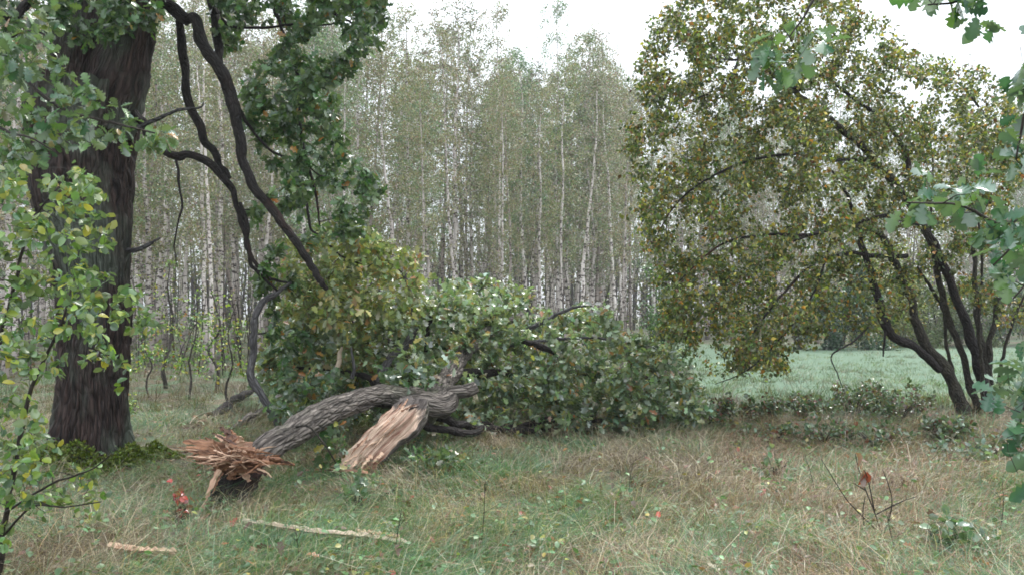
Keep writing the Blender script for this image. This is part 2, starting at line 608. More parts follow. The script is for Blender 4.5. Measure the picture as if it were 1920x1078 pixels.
def twig_leaves(branches, n, tmin=0.3, spread=0.07, droop=-0.2, fan=0.9, cluster=5, lmin=0.0):
    """leaf positions and axes in rosettes along the branches"""
    L = np.array([np.linalg.norm(b[0][-1] - b[0][0]) for b in branches])
    w = (L + lmin); w /= w.sum()
    nc = max(1, n // cluster)
    k = RG.choice(len(branches), nc, p=w)
    t = 1 - (1 - tmin) * RG.random(nc) ** 1.4
    P_, A_ = np.zeros((nc, 3)), np.zeros((nc, 3))
    for i in range(nc):
        b = branches[k[i]][0]
        u = t[i] * (len(b) - 1); a = min(int(u), len(b) - 2); f = u - a
        P_[i] = b[a] * (1 - f) + b[a + 1] * f
        A_[i] = b[a + 1] - b[a]
    A_ = norm(A_)
    P2 = np.repeat(P_, cluster, 0); A2 = np.repeat(A_, cluster, 0)
    base = norm(RG.normal(0, 1, (len(P2), 3)))
    ax = norm(A2 * 0.5 + base * fan + np.array([0, 0, droop]))
    P2 = P2 + RG.normal(0, spread * 0.4, (len(P2), 3)) + np.repeat(RG.normal(0, spread, (nc, 3)), cluster, 0)
    return P2, ax


def px_of(p):
    d = p - np.array([0, 0, CAM_H])
    y = d[:, 1] * math.cos(TH) + d[:, 2] * math.sin(TH)
    z = -d[:, 1] * math.sin(TH) + d[:, 2] * math.cos(TH)
    return CX + F_PX * d[:, 0] / y, CY - F_PX * z / y, y


def split_near(p, s, n=290):
    """indices of the n leaves that show largest, and the rest"""
    x, y, d = px_of(p)
    vis = (x > -5) & (x < 1925) & (y > -5) & (y < 1083) & (d > 0)
    key = np.where(vis, s / d, 0) * (0.9 + 0.2 * RG.random(len(p)))
    o = np.argsort(-key)
    return o[:n], o[n:]


# colours of leaves; sheen and light veil are painted into the pale greys
G_OAK = [(5, (.045, .095, .040)), (4, (.065, .125, .050)), (2, (.095, .150, .055)), (3, (.075, .115, .080)), (.5, (.22, .20, .05)), (.5, (.25, .12, .04)), (.5, (.13, .08, .04))]
G_DARK = [(5, (.045, .10, .042)), (4, (.07, .145, .055)), (2.5, (.11, .18, .055)), (.3, (.26, .13, .03))]
G_YEL = [(3, (.27, .29, .09)), (4, (.16, .22, .08)), (2, (.38, .33, .12)), (1.0, (.36, .19, .08)), (3, (.26, .29, .17))]
G_SHR = [(4, (.13, .22, .06)), (3, (.20, .27, .05)), (2, (.075, .14, .06)), (1, (.33, .30, .05)), (.3, (.36, .15, .04))]
G_PEAR = [(6, (.085, .115, .038)), (4, (.14, .165, .045)), (3.4, (.25, .235, .05)), (1.0, (.28, .15, .035)), (3, (.055, .085, .035)), (.5, (.14, .07, .03))]
G_BIR = [(6, (.20, .225, .12)), (3, (.24, .245, .145)), (2, (.25, .205, .15)), (4, (.165, .215, .12)), (2, (.27, .25, .23))]  # paled and greyed: the bright veil over the stand is in the colour
OAKCOL = [(.05, .115, .045), (.075, .15, .05), (.10, .18, .06), (.04, .10, .055), (.15, .20, .06)]
LM_OAK = make_leaf_meshes('leaf', OAK_HI, OAKCOL, M['leaf'])
LM_OAKM = make_leaf_meshes('leaf', OAK_HI, [(.10, .17, .08), (.15, .22, .12), (.28, .33, .27), (.24, .29, .22), (.15, .22, .16), (.16, .22, .08), (.10, .17, .09), (.30, .25, .09), (.24, .29, .22)], M['leaf'])  # pale greys: leaf undersides, plus silvery highlights put into the colour
LM_DARK = make_leaf_meshes('leaf', OAK_HI, [(.05, .11, .045), (.07, .15, .055), (.06, .125, .055), (.04, .09, .04), (.12, .19, .055)], M['leaf'])
LM_SHR = make_leaf_meshes('leaf', OVAL, [(.13, .22, .05), (.22, .28, .05), (.075, .15, .06), (.34, .31, .05), (.10, .19, .06), (.17, .25, .06)], M['leaf'])
LM_BLUE = make_leaf_meshes('leaf', OAK_HI, [(.04, .11, .06), (.06, .14, .065), (.035, .09, .06), (.09, .17, .05), (.05, .12, .075), (.06, .13, .09), (.10, .17, .13)], M['leaf_wet'])

# ================================================================== GROUND
def build_ground():
    sx = np.sinh(np.linspace(-4.6, 4.6, 221)) / np.sinh(4.6) * 420
    t = np.linspace(0, 1, 260)
    sy = -8 + 20 * t + 900 * np.clip(t, 0, 1) ** 6
    X, Y = np.meshgrid(sx, sy)
    Z = hgt(X, Y)
    V = np.stack([X, Y, Z], 2).reshape(-1, 3)
    nx, ny = len(sx), len(sy)
    i = np.arange(ny - 1)[:, None] * nx; j = np.arange(nx - 1)[None]
    q = np.stack([i + j, i + j + 1, i + nx + j + 1, i + nx + j], 2).reshape(-1, 4)
    mb = MB(); mb.add(V, q)
    me = mb.mesh('ground', M['ground'])
    a = me.attributes.new('meadow', 'FLOAT', 'POINT')
    a.data.foreach_set('value', meadow_mask(V[:, 0], V[:, 1]).astype(np.float32))
    obj('ground', me, kind='structure')


def meadow_mask(x, y):
    """the open meadow on the right: behind y ~ 14, right of the birch stand, to y ~ 42"""
    edge = 2.8 + 0.11 * (y - 13) + 0.5 * np.sin(y * 0.6)
    a = np.clip((x - edge) / 1.5, 0, 1) * np.clip((y - 12.6 - 0.5 * np.sin(x)) / 1.5, 0, 1) * np.clip((44 - y) / 3, 0, 1)
    return a


build_ground()

# ================================================================== THE STANDING OAK ON THE LEFT
def trunk_part(name, pts, rad, parent, org, mat, n=28, m=60, amp=0.1, fs=3.0, **props):
    mb = MB()
    tube(mb, pts, rad, n, m, amp, True, True, fs)
    return obj(name, mb.mesh(name, mat, off=org), parent, **props)


def W(px, Y):          # pixels across -> metres at depth Y
    return px / F_PX * Y


OAK_Y = 8.9
org = G(172, 868); org[2] -= 0.02
OAK = thing('oak_tree', 'huge furrowed old oak at the left with mossy foot and torn hanging limbs', 'tree', org)
spec = [(170, 905, 215), (171, 870, 178), (173, 835, 148), (175, 760, 130), (174, 680, 126), (176, 600, 128), (172, 520, 138), (165, 440, 156),
        (154, 360, 178), (150, 290, 192), (152, 220, 205), (160, 160, 205)]
mb = MB()
pts = [P(a, b, OAK_Y + .05) for a, b, w in spec]; rad = [W(w, OAK_Y) / 2 for a, b, w in spec]
tube(mb, pts, rad, 150, 260, 0.0, True)
me = mb.mesh('trunk', M['bark_oak'], off=org)
# furrows, ridges and root flare as real relief
bc = np.concatenate(mb.bc); co = np.zeros(len(me.vertices) * 3, np.float32); me.vertices.foreach_get('co', co); co = co.reshape(-1, 3)
cn = np.zeros(len(me.vertices) * 3, np.float32); me.vertices.foreach_get('normal', cn); cn = cn.reshape(-1, 3)
for i in range(len(co)):
    b = bc[i]
    v = Vector((b[0] * 16, b[1] * 16, b[2] * 1.9))
    f = mnoise.noise(v + 0.8 * mnoise.noise_vector(Vector((b[0] * 3, b[1] * 3, b[2] * 2))))
    ridge = 1 - min(1.0, abs(f) * 3.2)
    fine = mnoise.noise(Vector((b[0] * 30, b[1] * 30, b[2] * 8)))
    ang = math.atan2(b[1], b[0])
    flare = max(0, 0.7 - b[2]) * (0.13 * math.sin(ang * 5 + 1.0) + 0.05 * math.sin(ang * 9))
    lump = 0.05 * mnoise.noise(Vector((b[0] * 2, b[1] * 2, b[2] * .8)))
    co[i] += cn[i] * (-0.038 * ridge + 0.018 * fine + flare + lump)
me.vertices.foreach_set('co', co.ravel()); me.update()
obj('trunk', me, OAK)
limb_list = []


def oak_limb(pts, w, mat='bark_dark', Y=None, n=14, m=None, amp=0.12, name='branch', label=None, par=None, og=None, keep=True):
    """pts: (px, py, Y); w: widths in px"""
    p = [P(*a) for a in pts]
    r = [W(b * (1 if b > 45 else .72), a[2]) / 2 for a, b in zip(pts, w)]
    pr = {'label': label} if label else {}
    o = trunk_part(name, p, r, OAK if par is None else par, org if og is None else og, M[mat], n, m or max(16, len(pts) * 7), amp, 12, **pr)
    if keep:
        limb_list.append((np.array(p), np.array(r)))
    return p, r


y0 = OAK_Y
oak_limb([(125, 230, y0), (140, 120, y0), (143, 20, y0), (138, -80, y0), (120, -200, y0 + .2)], [120, 92, 84, 82, 70], 'bark_oak', n=40, m=60, amp=.10)
oak_limb([(190, 240, y0), (222, 150, y0), (245, 70, y0), (262, -10, y0 - .1), (290, -120, y0 - .2)], [120, 100, 84, 78, 60], 'bark_oak', n=40, m=60, amp=.10)
# limbs reaching right from the oak
oak_limb([(262, -30, y0), (300, 5, 9.0), (330, 22, 9.0), (352, 38, 8.95)], [40, 36, 34, 34], n=14)
oak_limb([(345, 40, 8.95), (362, 38, 8.9), (385, 75, 8.85), (402, 115, 8.8), (420, 150, 8.8), (436, 195, 8.8), (447, 250, 8.75), (456, 300, 8.7),
          (480, 350, 8.7), (520, 405, 8.65), (550, 450, 8.6), (580, 495, 8.6), (600, 525, 8.6), (613, 543, 8.6)],
         [22, 30, 32, 30, 34, 32, 28, 26, 25, 23, 21, 20, 17, 11], n=16, m=90, amp=.14, name='hanging_branch', label='long torn reddish brown limb hanging down in an arc')
oak_limb([(335, 40, 9.1), (345, 90, 9.1), (348, 140, 9.1), (356, 190, 9.1), (375, 235, 9.1), (392, 272, 9.1), (415, 312, 9.1), (430, 335, 9.1)], [18, 24, 22, 22, 22, 21, 18, 14], m=50)
oak_limb([(398, -40, 9.3), (404, 20, 9.3), (408, 80, 9.25), (414, 132, 9.2), (416, 150, 9.2)], [20, 25, 24, 16, 5], m=30)
oak_limb([(232, 190, 9.0), (262, 225, 8.8), (285, 262, 8.75), (308, 287, 8.7), (332, 295, 8.7), (362, 292, 8.75), (395, 308, 8.8), (425, 340, 8.85), (447, 390, 8.9), (458, 440, 8.9), (472, 480, 8.9), (505, 520, 8.9), (540, 530, 8.9)],
         [30, 22, 21, 21, 22, 19, 21, 18, 14, 13, 11, 9, 5], m=80, amp=.16)
oak_limb([(330, 300, 8.7), (336, 345, 8.68), (340, 385, 8.66), (333, 425, 8.66), (327, 460, 8.66), (331, 496, 8.66)], [8, 7, 6, 5, 4, 2], n=8, name='hanging_branch')
oak_limb([(258, 240, 8.8), (300, 222, 8.6), (335, 206, 8.5), (375, 202, 8.4), (382, 192, 8.4)], [13, 10, 8, 6, 3], 'bark_grey', n=8)
oak_limb([(215, 476, 9.0), (255, 468, 8.9), (280, 458, 8.8), (300, 446, 8.75)], [16, 13, 10, 4], 'bark_grey', n=10)
oak_limb([(415, 35, 9.1), (440, 52, 9.2), (500, 52, 9.3), (560, 45, 9.4), (610, 48, 9.5), (640, 38, 9.5)], [8, 8, 7, 6, 5, 3], n=8)
oak_limb([(440, 190, 8.8), (470, 240, 9.0), (510, 285, 9.1), (560, 300, 9.2), (600, 330, 9.3)], [10, 8, 7, 6, 4], n=8)
oak_limb([(500, -30, 9.6), (530, 60, 9.6), (560, 150, 9.6), (565, 260, 9.6), (590, 350, 9.6), (600, 430, 9.6)], [12, 10, 9, 8, 7, 4], n=8)
oak_limb([(560, -40, 9.8), (620, 20, 9.8), (690, 60, 9.9)], [10, 8, 4], n=8)
oak_limb([(575, 380, 9.3), (585, 430, 9.3), (610, 450, 9.3), (640, 480, 9.3), (690, 500, 9.4)], [8, 7, 6, 5, 3], n=8)
oak_limb([(120, -60, 9.0), (70, -10, 8.6), (30, 30, 8.2), (-10, 25, 8.0), (-60, 60, 7.8)], [40, 26, 20, 16, 12], n=10)
oak_limb([(450, 380, 8.9), (465, 420, 8.9), (463, 460, 8.9), (475, 500, 8.9), (520, 545, 8.9)], [9, 14, 12, 10, 6], n=10)
# the grey dead limb that hangs to the ground
oak_limb([(545, 530, 9.0), (515, 552, 8.9), (492, 565, 8.85), (480, 590, 8.8), (479, 625, 8.8), (475, 665, 8.8), (471, 700, 8.75), (482, 730, 8.7), (505, 760, 8.7), (522, 800, 8.7)],
         [8, 14, 17, 18, 19, 18, 20, 21, 20, 15], 'bark_grey', m=70, amp=.14, name='hanging_branch', label='pale grey dead limb bent down to the ground')

polyA = [(330, -60), (760, -60), (725, 40), (690, 95), (685, 160), (625, 175), (640, 250), (700, 320), (722, 380), (700, 430), (640, 470), (590, 470), (540, 400), (500, 330),
         (470, 260), (455, 150), (430, 60)]
polyB = [(470, 380), (560, 420), (560, 520), (590, 640), (560, 720), (500, 700), (500, 600), (470, 500)]
polyC = [(520, 460), (600, 425), (700, 435), (790, 480), (805, 510), (780, 560), (700, 610), (600, 620), (540, 560)]
polyD = [(-20, -40), (330, -60), (330, 60), (250, 60), (180, 140), (160, 20), (60, 120), (-20, 60)]
tg = np.vstack([sample_poly(polyA, 200, 8.7, 10.6), sample_poly(polyB, 14, 8.8, 9.6), sample_poly(polyD, 30, 7.6, 9.0)])
br = grow(limb_list, tg, up=0.1)
tgY = sample_poly(polyC, 110, 8.9, 10.4)
brY = grow(limb_list + br[:0], tgY, up=0.1)
mb = MB()
for p, r in br + brY:
    tube(mb, p, r, 5, None, 0, False, False)
obj('twigs', mb.mesh('twigs', M['twig'], off=org), OAK, kind='stuff')
p, ax = twig_leaves(br, 9000, spread=.05, droop=-.45, cluster=7)
fr = orient(ax, .6); s = RG.uniform(.075, .125, len(p))
a, b = split_near(p, s, 290)
leaf_objects(OAK, LM_DARK, p[a], [f[a] for f in fr], s[a], org)
mb = MB()
add_leaves(mb, OAK_LO, p[b], [f[b] for f in fr], s[b], palette(len(b), G_DARK))
p, ax = twig_leaves(brY, 2900, spread=.06, droop=-.3)
add_leaves(mb, OAK_LO, p, orient(ax), RG.uniform(.07, .115, len(p)), palette(len(p), G_YEL))
obj('foliage', mb.mesh('foliage', M['leaf'], off=org, use_col=True), OAK, kind='stuff')

# the rest of the oak's wide crown, above the frame: it shades the left of the clearing
cl = []
for k in range(9):
    a = k * .7 + RG.uniform(-.2, .2); R_ = RG.uniform(3.5, 6.0)
    b0 = P(150 + (k % 2) * 100, -120, 9.1)
    e = np.array([b0[0] + math.cos(a) * R_, b0[1] + math.sin(a) * R_ * .85, RG.uniform(6.8, 9.5)])
    m_ = (b0 + e) / 2 + np.array([0, 0, 1.2])
    cl.append((np.array([b0, m_, e]), np.array([.22, .14, .05])))
    mb = MB(); tube(mb, cl[-1][0], cl[-1][1], 12, 30, .1, True, True, 8)
    obj('branch', mb.mesh('branch', M['bark_oak'], off=org), OAK)
tg = []
while len(tg) < 260:
    a = RG.uniform(0, 6.28); R_ = 6.3 * math.sqrt(RG.random())
    c = np.array([-4.6 + math.cos(a) * R_, 8.6 + math.sin(a) * R_ * .85, RG.uniform(6.3, 11)])
    if c[2] - CAM_H > (HOR + 40) / F_PX * c[1]:
        tg.append(c)
brc = grow(cl, np.array(tg), up=.1, step=.5)
mb = MB()
for p, r in brc:
    tube(mb, p, r, 4, None, 0, False, False)
obj('twigs', mb.mesh('twigs', M['twig'], off=org), OAK, kind='stuff')
p, ax = twig_leaves(brc, 16000, spread=.2, droop=-.3)
mb = MB()
add_leaves(mb, SMALL, p, orient(ax), RG.uniform(.12, .20, len(p)), palette(len(p), G_OAK))
obj('foliage', mb.mesh('foliage', M['leaf'], off=org, use_col=True), OAK, kind='stuff')

# moss cushion round the foot
mb = MB()
N = 16000
th = RG.uniform(-math.pi, math.pi, N); hh = RG.random(N) ** 1.7
r0 = 0.66 + 0.22 * RG.random(N) * (1 - hh) + 0.05 * np.sin(th * 5) + 0.04 * np.sin(th * 11) - .11 * hh
c0 = P(172, 850, OAK_Y)
mx_, my_ = c0[0] + np.cos(th) * r0, OAK_Y + .05 + np.sin(th) * r0
keep = (np.sin(th) < 0.5) & (np.sin(th * 3 + 1) + 2.6 * (1 - hh) > 0.3)
mp = np.stack([mx_, my_, hgt(mx_, my_) + 0.02 + hh * (0.10 + .05 * np.sin(th * 9) + .26 * np.exp(-((th + 1.3) / .8) ** 2))], 1)[keep]
ax = RG.normal(0, .6, (len(mp), 3)); ax[:, 2] += 0.9; ax[:, 0] += np.cos(th[keep]) * .6; ax[:, 1] += np.sin(th[keep]) * .6
add_leaves(mb, SMALL, mp, orient(ax, .2), RG.uniform(.02, .05, len(mp)), palette(len(mp), [(3, (.085, .12, .015)), (2, (.13, .17, .025)), (1, (.05, .08, .018))]))
obj('moss', mb.mesh('moss', M['grass'], off=org, use_col=True), OAK, kind='stuff')

# ================================================================== THE FALLEN OAK
fo = G(560, 880)
FALL = thing('fallen_oak', 'storm felled oak with an arched log, torn orange end and heaped green crown', 'fallen tree', fo)


def fpart(name, pts, w, mat, n=20, m=60, amp=.12, fs=8.0, label=None):
    p = [P(*a) for a in pts]; r = [W(b, a[2]) / 2 for a, b in zip(pts, w)]
    pr = {'label': label} if label else {}
    trunk_part(name, p, r, FALL, fo, M[mat], n, m, amp, fs, **pr)
    return np.array(p), np.array(r)


limbs = []
# arched log (its near end lies torn open on the left)
limbs.append(fpart('trunk', [(440, 885, 6.8), (470, 862, 6.95), (501, 840, 7.1), (534, 824, 7.3), (566, 803, 7.55), (598, 782, 7.85), (630, 763, 8.1), (660, 751, 8.35), (689, 745, 8.55), (721, 743, 8.75), (770, 752, 8.95), (815, 752, 9.15)],
                   [42, 48, 50, 51, 50, 49, 46, 43, 41, 41, 46, 50], 'bark_log', 48, 150, .16, 9, 'long arched log with grey ridged bark'))
# bole from the crotch up into the crown
limbs.append(fpart('branch', [(790, 775, 8.95), (815, 748, 9.2), (838, 712, 9.7), (858, 680, 10.2), (885, 648, 10.8), (930, 610, 11.6), (980, 590, 12.6)],
                   [54, 46, 38, 32, 26, 18, 9], 'bark_log', 32, 80, .12, 9))
limbs.append(fpart('branch', [(800, 760, 9.1), (842, 742, 9.15), (870, 732, 9.2), (893, 724, 9.25)], [44, 30, 24, 20], 'bark_log', 20, 30, .12, 9, 'short broken stub pointing right'))
limbs.append(fpart('branch', [(795, 775, 9.0), (835, 787, 9.2), (870, 797, 9.5), (915, 803, 9.9), (960, 806, 10.3), (1030, 803, 10.9), (1125, 806, 11.4)], [22, 17, 14, 12, 12, 12, 8], 'bark_dark', 12, 50))
limbs.append(fpart('branch', [(790, 790, 8.9), (815, 803, 9.0), (850, 812, 9.2), (890, 808, 9.4), (905, 800, 9.6)], [20, 15, 15, 13, 10], 'bark_dark', 12, 36))
limbs.append(fpart('branch', [(880, 792, 10.0), (950, 800, 10.5), (1010, 790, 10.8), (1060, 786, 11.0), (1128, 788, 11.2)], [10, 11, 13, 14, 8], 'bark_dark', 12, 36))
limbs.append(fpart('branch', [(1050, 668, 10.9), (1025, 655, 10.8), (1000, 645, 10.7), (982, 640, 10.6)], [7, 13, 12, 9], 'bark_dark', 12, 24, label='short dark broken bough above the leaves'))
limbs.append(fpart('branch', [(930, 655, 11.2), (990, 641, 10.9), (1040, 636, 10.9), (1090, 634, 10.9), (1130, 634, 10.9), (1182, 657, 10.9)], [5, 6, 6, 5, 5, 3], 'bark_grey', 8, 30))
limbs.append(fpart('branch', [(960, 640, 11.6), (1000, 612, 11.5), (1040, 592, 11.5), (1075, 576, 11.5), (1110, 574, 11.5)], [10, 10, 8, 6, 3], 'bark_grey', 8, 30))
limbs.append(fpart('branch', [(700, 720, 9.6), (735, 670, 9.9), (765, 640, 10.1), (778, 600, 10.2), (768, 550, 10.2), (757, 515, 10.2)], [16, 15, 15, 14, 12, 9], 'bark_grey', 12, 40, label='pale upright snapped limb with a light tip'))
limbs.append(fpart('branch', [(799, 660, 10.0), (803, 620, 10.0), (809, 574, 10.0)], [9, 10, 6], 'bark_dark', 10, 20, label='dark upright snag among the leaves'))
limbs.append(fpart('branch', [(1000, 600, 12.0), (980, 570, 12.2), (950, 548, 12.4), (930, 540, 12.4)], [8, 7, 5, 3], 'bark_grey', 8, 20))
limbs.append(fpart('branch', [(660, 710, 9.2), (664, 690, 9.2), (658, 650, 9.2)], [8, 7, 4], 'bark_grey', 8, 14))
limbs.append(fpart('branch', [(632, 690, 9.3), (636, 668, 9.3), (641, 650, 9.3)], [10, 10, 4], 'wood_grey', 8, 14, label='pale snapped tip'))
# hidden main limbs that carry the heap
limbs.append(fpart('branch', [(850, 700, 9.9), (950, 700, 11.2), (1080, 700, 12.2), (1200, 705, 12.8), (1290, 730, 13.0)], [18, 15, 12, 9, 5], 'bark_dark', 10, 40))
limbs.append(fpart('branch', [(800, 730, 9.4), (760, 670, 10.4), (690, 620, 11.0), (610, 580, 11.2), (560, 560, 11.4)], [16, 14, 11, 9, 5], 'bark_dark', 10, 40))
limbs.append(fpart('branch', [(750, 745, 9.0), (690, 710, 9.6), (620, 690, 10.0), (550, 690, 10.2)], [14, 11, 9, 5], 'bark_dark', 10, 30))
mb = MB()
tube(mb, [P(555, 800, 7.35), P(580, 800, 7.2), P(610, 835, 7.15), P(630, 868, 7.2)], [.012, .01, .009, .006], 6, 14)
obj('twig', mb.mesh('twig', M['bark_pear'], off=fo), FALL)

# the pale split slab: flat torn face with fibres, bark shell behind
nu, nv = 80, 160
EL = catmull([P(608, 886, 7.92), P(650, 842, 8.05), P(697, 795, 8.25), P(735, 760, 8.45), P(760, 738, 8.6)], nv)
ER = catmull([P(692, 898, 7.95), P(714, 860, 8.08), P(745, 825, 8.22), P(779, 797, 8.38), P(800, 766, 8.55), P(803, 744, 8.65)], nv)
A = (EL[0] + ER[0]) / 2; B = (EL[-1] + ER[-1]) / 2
axis = norm(B - A); Ls = float(np.linalg.norm(B - A))
sidev = norm(ER[60] - EL[60]); face_n = norm(np.cross(sidev, axis))
if face_n[1] > 0:
    face_n = -face_n


def slab_half(v):                         # half width along the slab (v 0 = ground end)
    k = int(round(float(v) * (nv - 1)))
    return float(np.linalg.norm(ER[k] - EL[k])) / 2


U_, V_ = np.meshgrid(np.linspace(-1, 1, nu), np.linspace(0, 1, nv))
hw = np.array([slab_half(v) for v in V_[:, 0]])[:, None]
jag = np.array([0.22 * mnoise.noise(Vector((u * 4.0, 3.3, 1))) + 0.07 * mnoise.noise(Vector((u * 14, 1.3, 1))) for u in U_[0]])
al_ = (1 - V_) ** 3 * jag[None]
ww = U_ * hw; vv = V_ * Ls
dep = np.zeros_like(ww)
edge_j = np.zeros_like(ww)
for i in range(nv):
    for j in range(nu):
        a_, b_ = ww[i, j], vv[i, j]
        f1 = mnoise.noise(Vector((a_ * 18 + 0.5 * b_, b_ * 1.6, 0)))
        f2 = mnoise.noise(Vector((a_ * 60, b_ * 4.5, 5)))
        f3 = mnoise.noise(Vector((a_ * 4, b_ * 2.2, 9)))
        st = 0.045 if (a_ + 0.06 * math.sin(b_ * 6) > 0.03 + 0.12 * f3) else 0.0
        st += 0.03 if (a_ + 0.5 * b_ < 0.12 + .1 * f1) else 0.0
        dep[i, j] = 0.040 * (abs(f1) * 1.6 - .4) + 0.022 * (abs(f2) * 1.6 - .4) + 0.03 * f3 - st
        edge_j[i, j] = 0.035 * mnoise.noise(Vector((b_ * 9, 2.2 * (1 if U_[i, j] > 0 else -1), 3))) * abs(U_[i, j]) ** 3
dep -= 0.03 * np.abs(U_) ** 3
Vf = EL[:, None] * (1 - (U_[..., None] + 1) / 2) + ER[:, None] * ((U_[..., None] + 1) / 2) + al_[..., None] * axis + edge_j[..., None] * sidev + dep[..., None] * face_n
i = np.arange(nv - 1)[:, None] * nu; j = np.arange(nu - 1)[None]
q = np.stack([i + j, i + j + 1, i + nu + j + 1, i + nu + j], 2).reshape(-1, 4)
mb = MB()
mb.add(Vf.reshape(-1, 3), q, None, np.stack([ww, dep * 0.5, vv], 2).reshape(-1, 3))
obj('split_face', mb.mesh('split_face', M['wood_slab'], off=fo), FALL, label='pale pinkish flat face of split wood')
# bark half-shell under the face
nb = 24
ph = np.linspace(0, math.pi, nb)
Vb = []; Bb = []
for iv, v in enumerate(np.linspace(0, 1, 90)):
    h_ = float(slab_half(v)); k = int(round(v * (nv - 1)))
    l_, r_ = Vf[k, 0], Vf[k, -1]
    c_ = (l_ + r_) / 2; e_ = (r_ - l_) / 2
    dpt = 0.24 * (0.45 + 0.55 * min(1, v * 1.4))
    for jp, f in enumerate(ph):
        ns = 1 + 0.10 * mnoise.fractal(Vector((f * 2.2, v * 5, 2)), .8, 2, 4) * math.sin(f)
        Vb.append(c_ - e_ * math.cos(f) * ns - (face_n - .55 * sidev) * (dpt * math.sin(f) * ns))
        Bb.append((math.cos(f) * .2, math.sin(f) * .2, v * Ls))
i = np.arange(89)[:, None] * nb; j = np.arange(nb - 1)[None]
q = np.stack([i + j, i + nb + j, i + nb + j + 1, i + j + 1], 2).reshape(-1, 4)
mb = MB(); mb.add(np.array(Vb), q, None, np.array(Bb))
obj('bark', mb.mesh('bark', M['bark_log'], off=fo), FALL)


def shard(p0, p1, w0, w1, th, mat, name='splinter', roll=None, label=None, bend=0.03, parent=None, og=None):
    """a torn sliver: ragged, flat, narrowing to a point"""
    p0 = np.asarray(p0, float); p1 = np.asarray(p1, float)
    ax_ = p1 - p0; L = np.linalg.norm(ax_); ax_ = ax_ / L
    r = RG.normal(0, 1, 3) if roll is None else np.asarray(roll, float)
    s_ = np.cross(ax_, r); s_ /= np.linalg.norm(s_); n_ = np.cross(s_, ax_)
    m = 12
    V = []; BC = []
    w = np.interp(np.linspace(0, 1, m), [0, .35, .75, 1], [w0, w0 * .9, (w0 + w1) * .45, w1])
    off = RG.uniform(0, 30)
    for k in range(m):
        t = k / (m - 1)
        c = p0 + ax_ * L * t + n_ * bend * L * math.sin(t * 3.1) * 1.5 + s_ * 0.02 * L * math.sin(t * 6 + off)
        a_ = w[k] * (1 + .35 * math.sin(k * 2.3 + off)); b_ = th * (1 - .7 * t) * (1 + .3 * math.sin(k * 3.1 + off))
        for sx, sz in ((-1, -.3), (-.35, .6), (.2, 1), (1, .2), (.4, -.9)):
            v = c + s_ * sx * a_ / 2 + n_ * sz * b_ / 2 + (s_ * RG.normal(0, .13) * w[k] + n_ * RG.normal(0, .10) * th + ax_ * RG.normal(0, .012) * L) * (k > 0)
            V.append(v); BC.append((sx * a_ / 2 + off, sz * b_ / 2, t * L))
    q = []
    for k in range(m - 1):
        for j in range(5):
            q.append((k * 5 + j, k * 5 + (j + 1) % 5, k * 5 + 5 + (j + 1) % 5, k * 5 + 5 + j))
    t_ = [(0, 2, 1), (0, 3, 2), (0, 4, 3)] + [(5 * m - 5, 5 * m - 4, 5 * m - 3), (5 * m - 5, 5 * m - 3, 5 * m - 2), (5 * m - 5, 5 * m - 2, 5 * m - 1)]
    mb = MB(); mb.add(np.array(V), q, t_, np.array(BC))
    og = fo if og is None else og
    pr = {'label': label} if label else {}
    return obj(name, mb.mesh(name, M[mat], smooth=False, off=og), FALL if parent is None else parent, **pr)


# shards on the slab
for k in range(26):
    u = RG.uniform(-.8, .95); v = RG.uniform(.04, .8)
    c = (EL[int(v * 159)] + ER[int(v * 159)]) / 2 + sidev * u * slab_half(v) * .95 - face_n * 0.03
    L = RG.uniform(.08, .3)
    shard(c + axis * L * .5, c - axis * L * .5 + face_n * RG.uniform(.02, .045) + sidev * RG.normal(0, .02), RG.uniform(.015, .04), .004, .014, 'wood_pale' if k % 3 else 'wood_red', roll=face_n)
for k in range(9):
    u = -1 + 2 * k / 8
    c = A + axis * .12 + sidev * u * .24 - face_n * .06
    shard(c, c - axis * RG.uniform(.08, .2) + sidev * (u * .05 - .05) + face_n * RG.uniform(-.05, .03), RG.uniform(.05, .09), .006, .03, 'wood_pale' if k % 2 else 'wood_red', roll=face_n)
shard(P(690, 886, 7.85), P(596, 884, 7.75), .07, .006, .03, 'wood_red', roll=(0, 0, 1))
# dark strip standing in for a shaded slot, and a loose chip beside it
shard(P(742, 778, 8.42), P(786, 760, 8.52), .03, .02, .02, 'bark_dark', roll=face_n, name='slot_shade_flake')
shard(P(752, 770, 8.42), P(784, 757, 8.5), .022, .006, .012, 'wood_red', roll=face_n, name='slot_shade_flake')
mb = MB()
tube(mb, [P(765, 752, 8.95), P(795, 757, 8.9), P(822, 758, 9.0), P(840, 740, 9.3)], [.13, .17, .16, .13], 26, 40, .16, True, True, 9)
obj('knot', mb.mesh('knot', M['bark_log'], off=fo), FALL, label='dark weathered wood where the limbs join')

# the torn end on the left: fans of orange shards round a hollow
C0 = P(438, 858, 6.75)
heart = MB()
tube(heart, [P(470, 862, 7.0), P(440, 862, 6.8), P(410, 862, 6.65)], [.14, .13, .05], 18, 20, .25, True, True, 10)
obj('heartwood', heart.mesh('heartwood', M['wood_red'], off=fo), FALL, label='torn dark orange core at the broken end')


def px_shard(a, b, Ya, Yb, w0, w1, th, mat, roll=(0, -.3, 1), **k):
    return shard(P(a[0], a[1], Ya), P(b[0], b[1], Yb), W(w0, Ya), W(w1, Ya), W(th, Ya), mat, roll=np.array(roll) + RG.normal(0, .2, 3), **k)


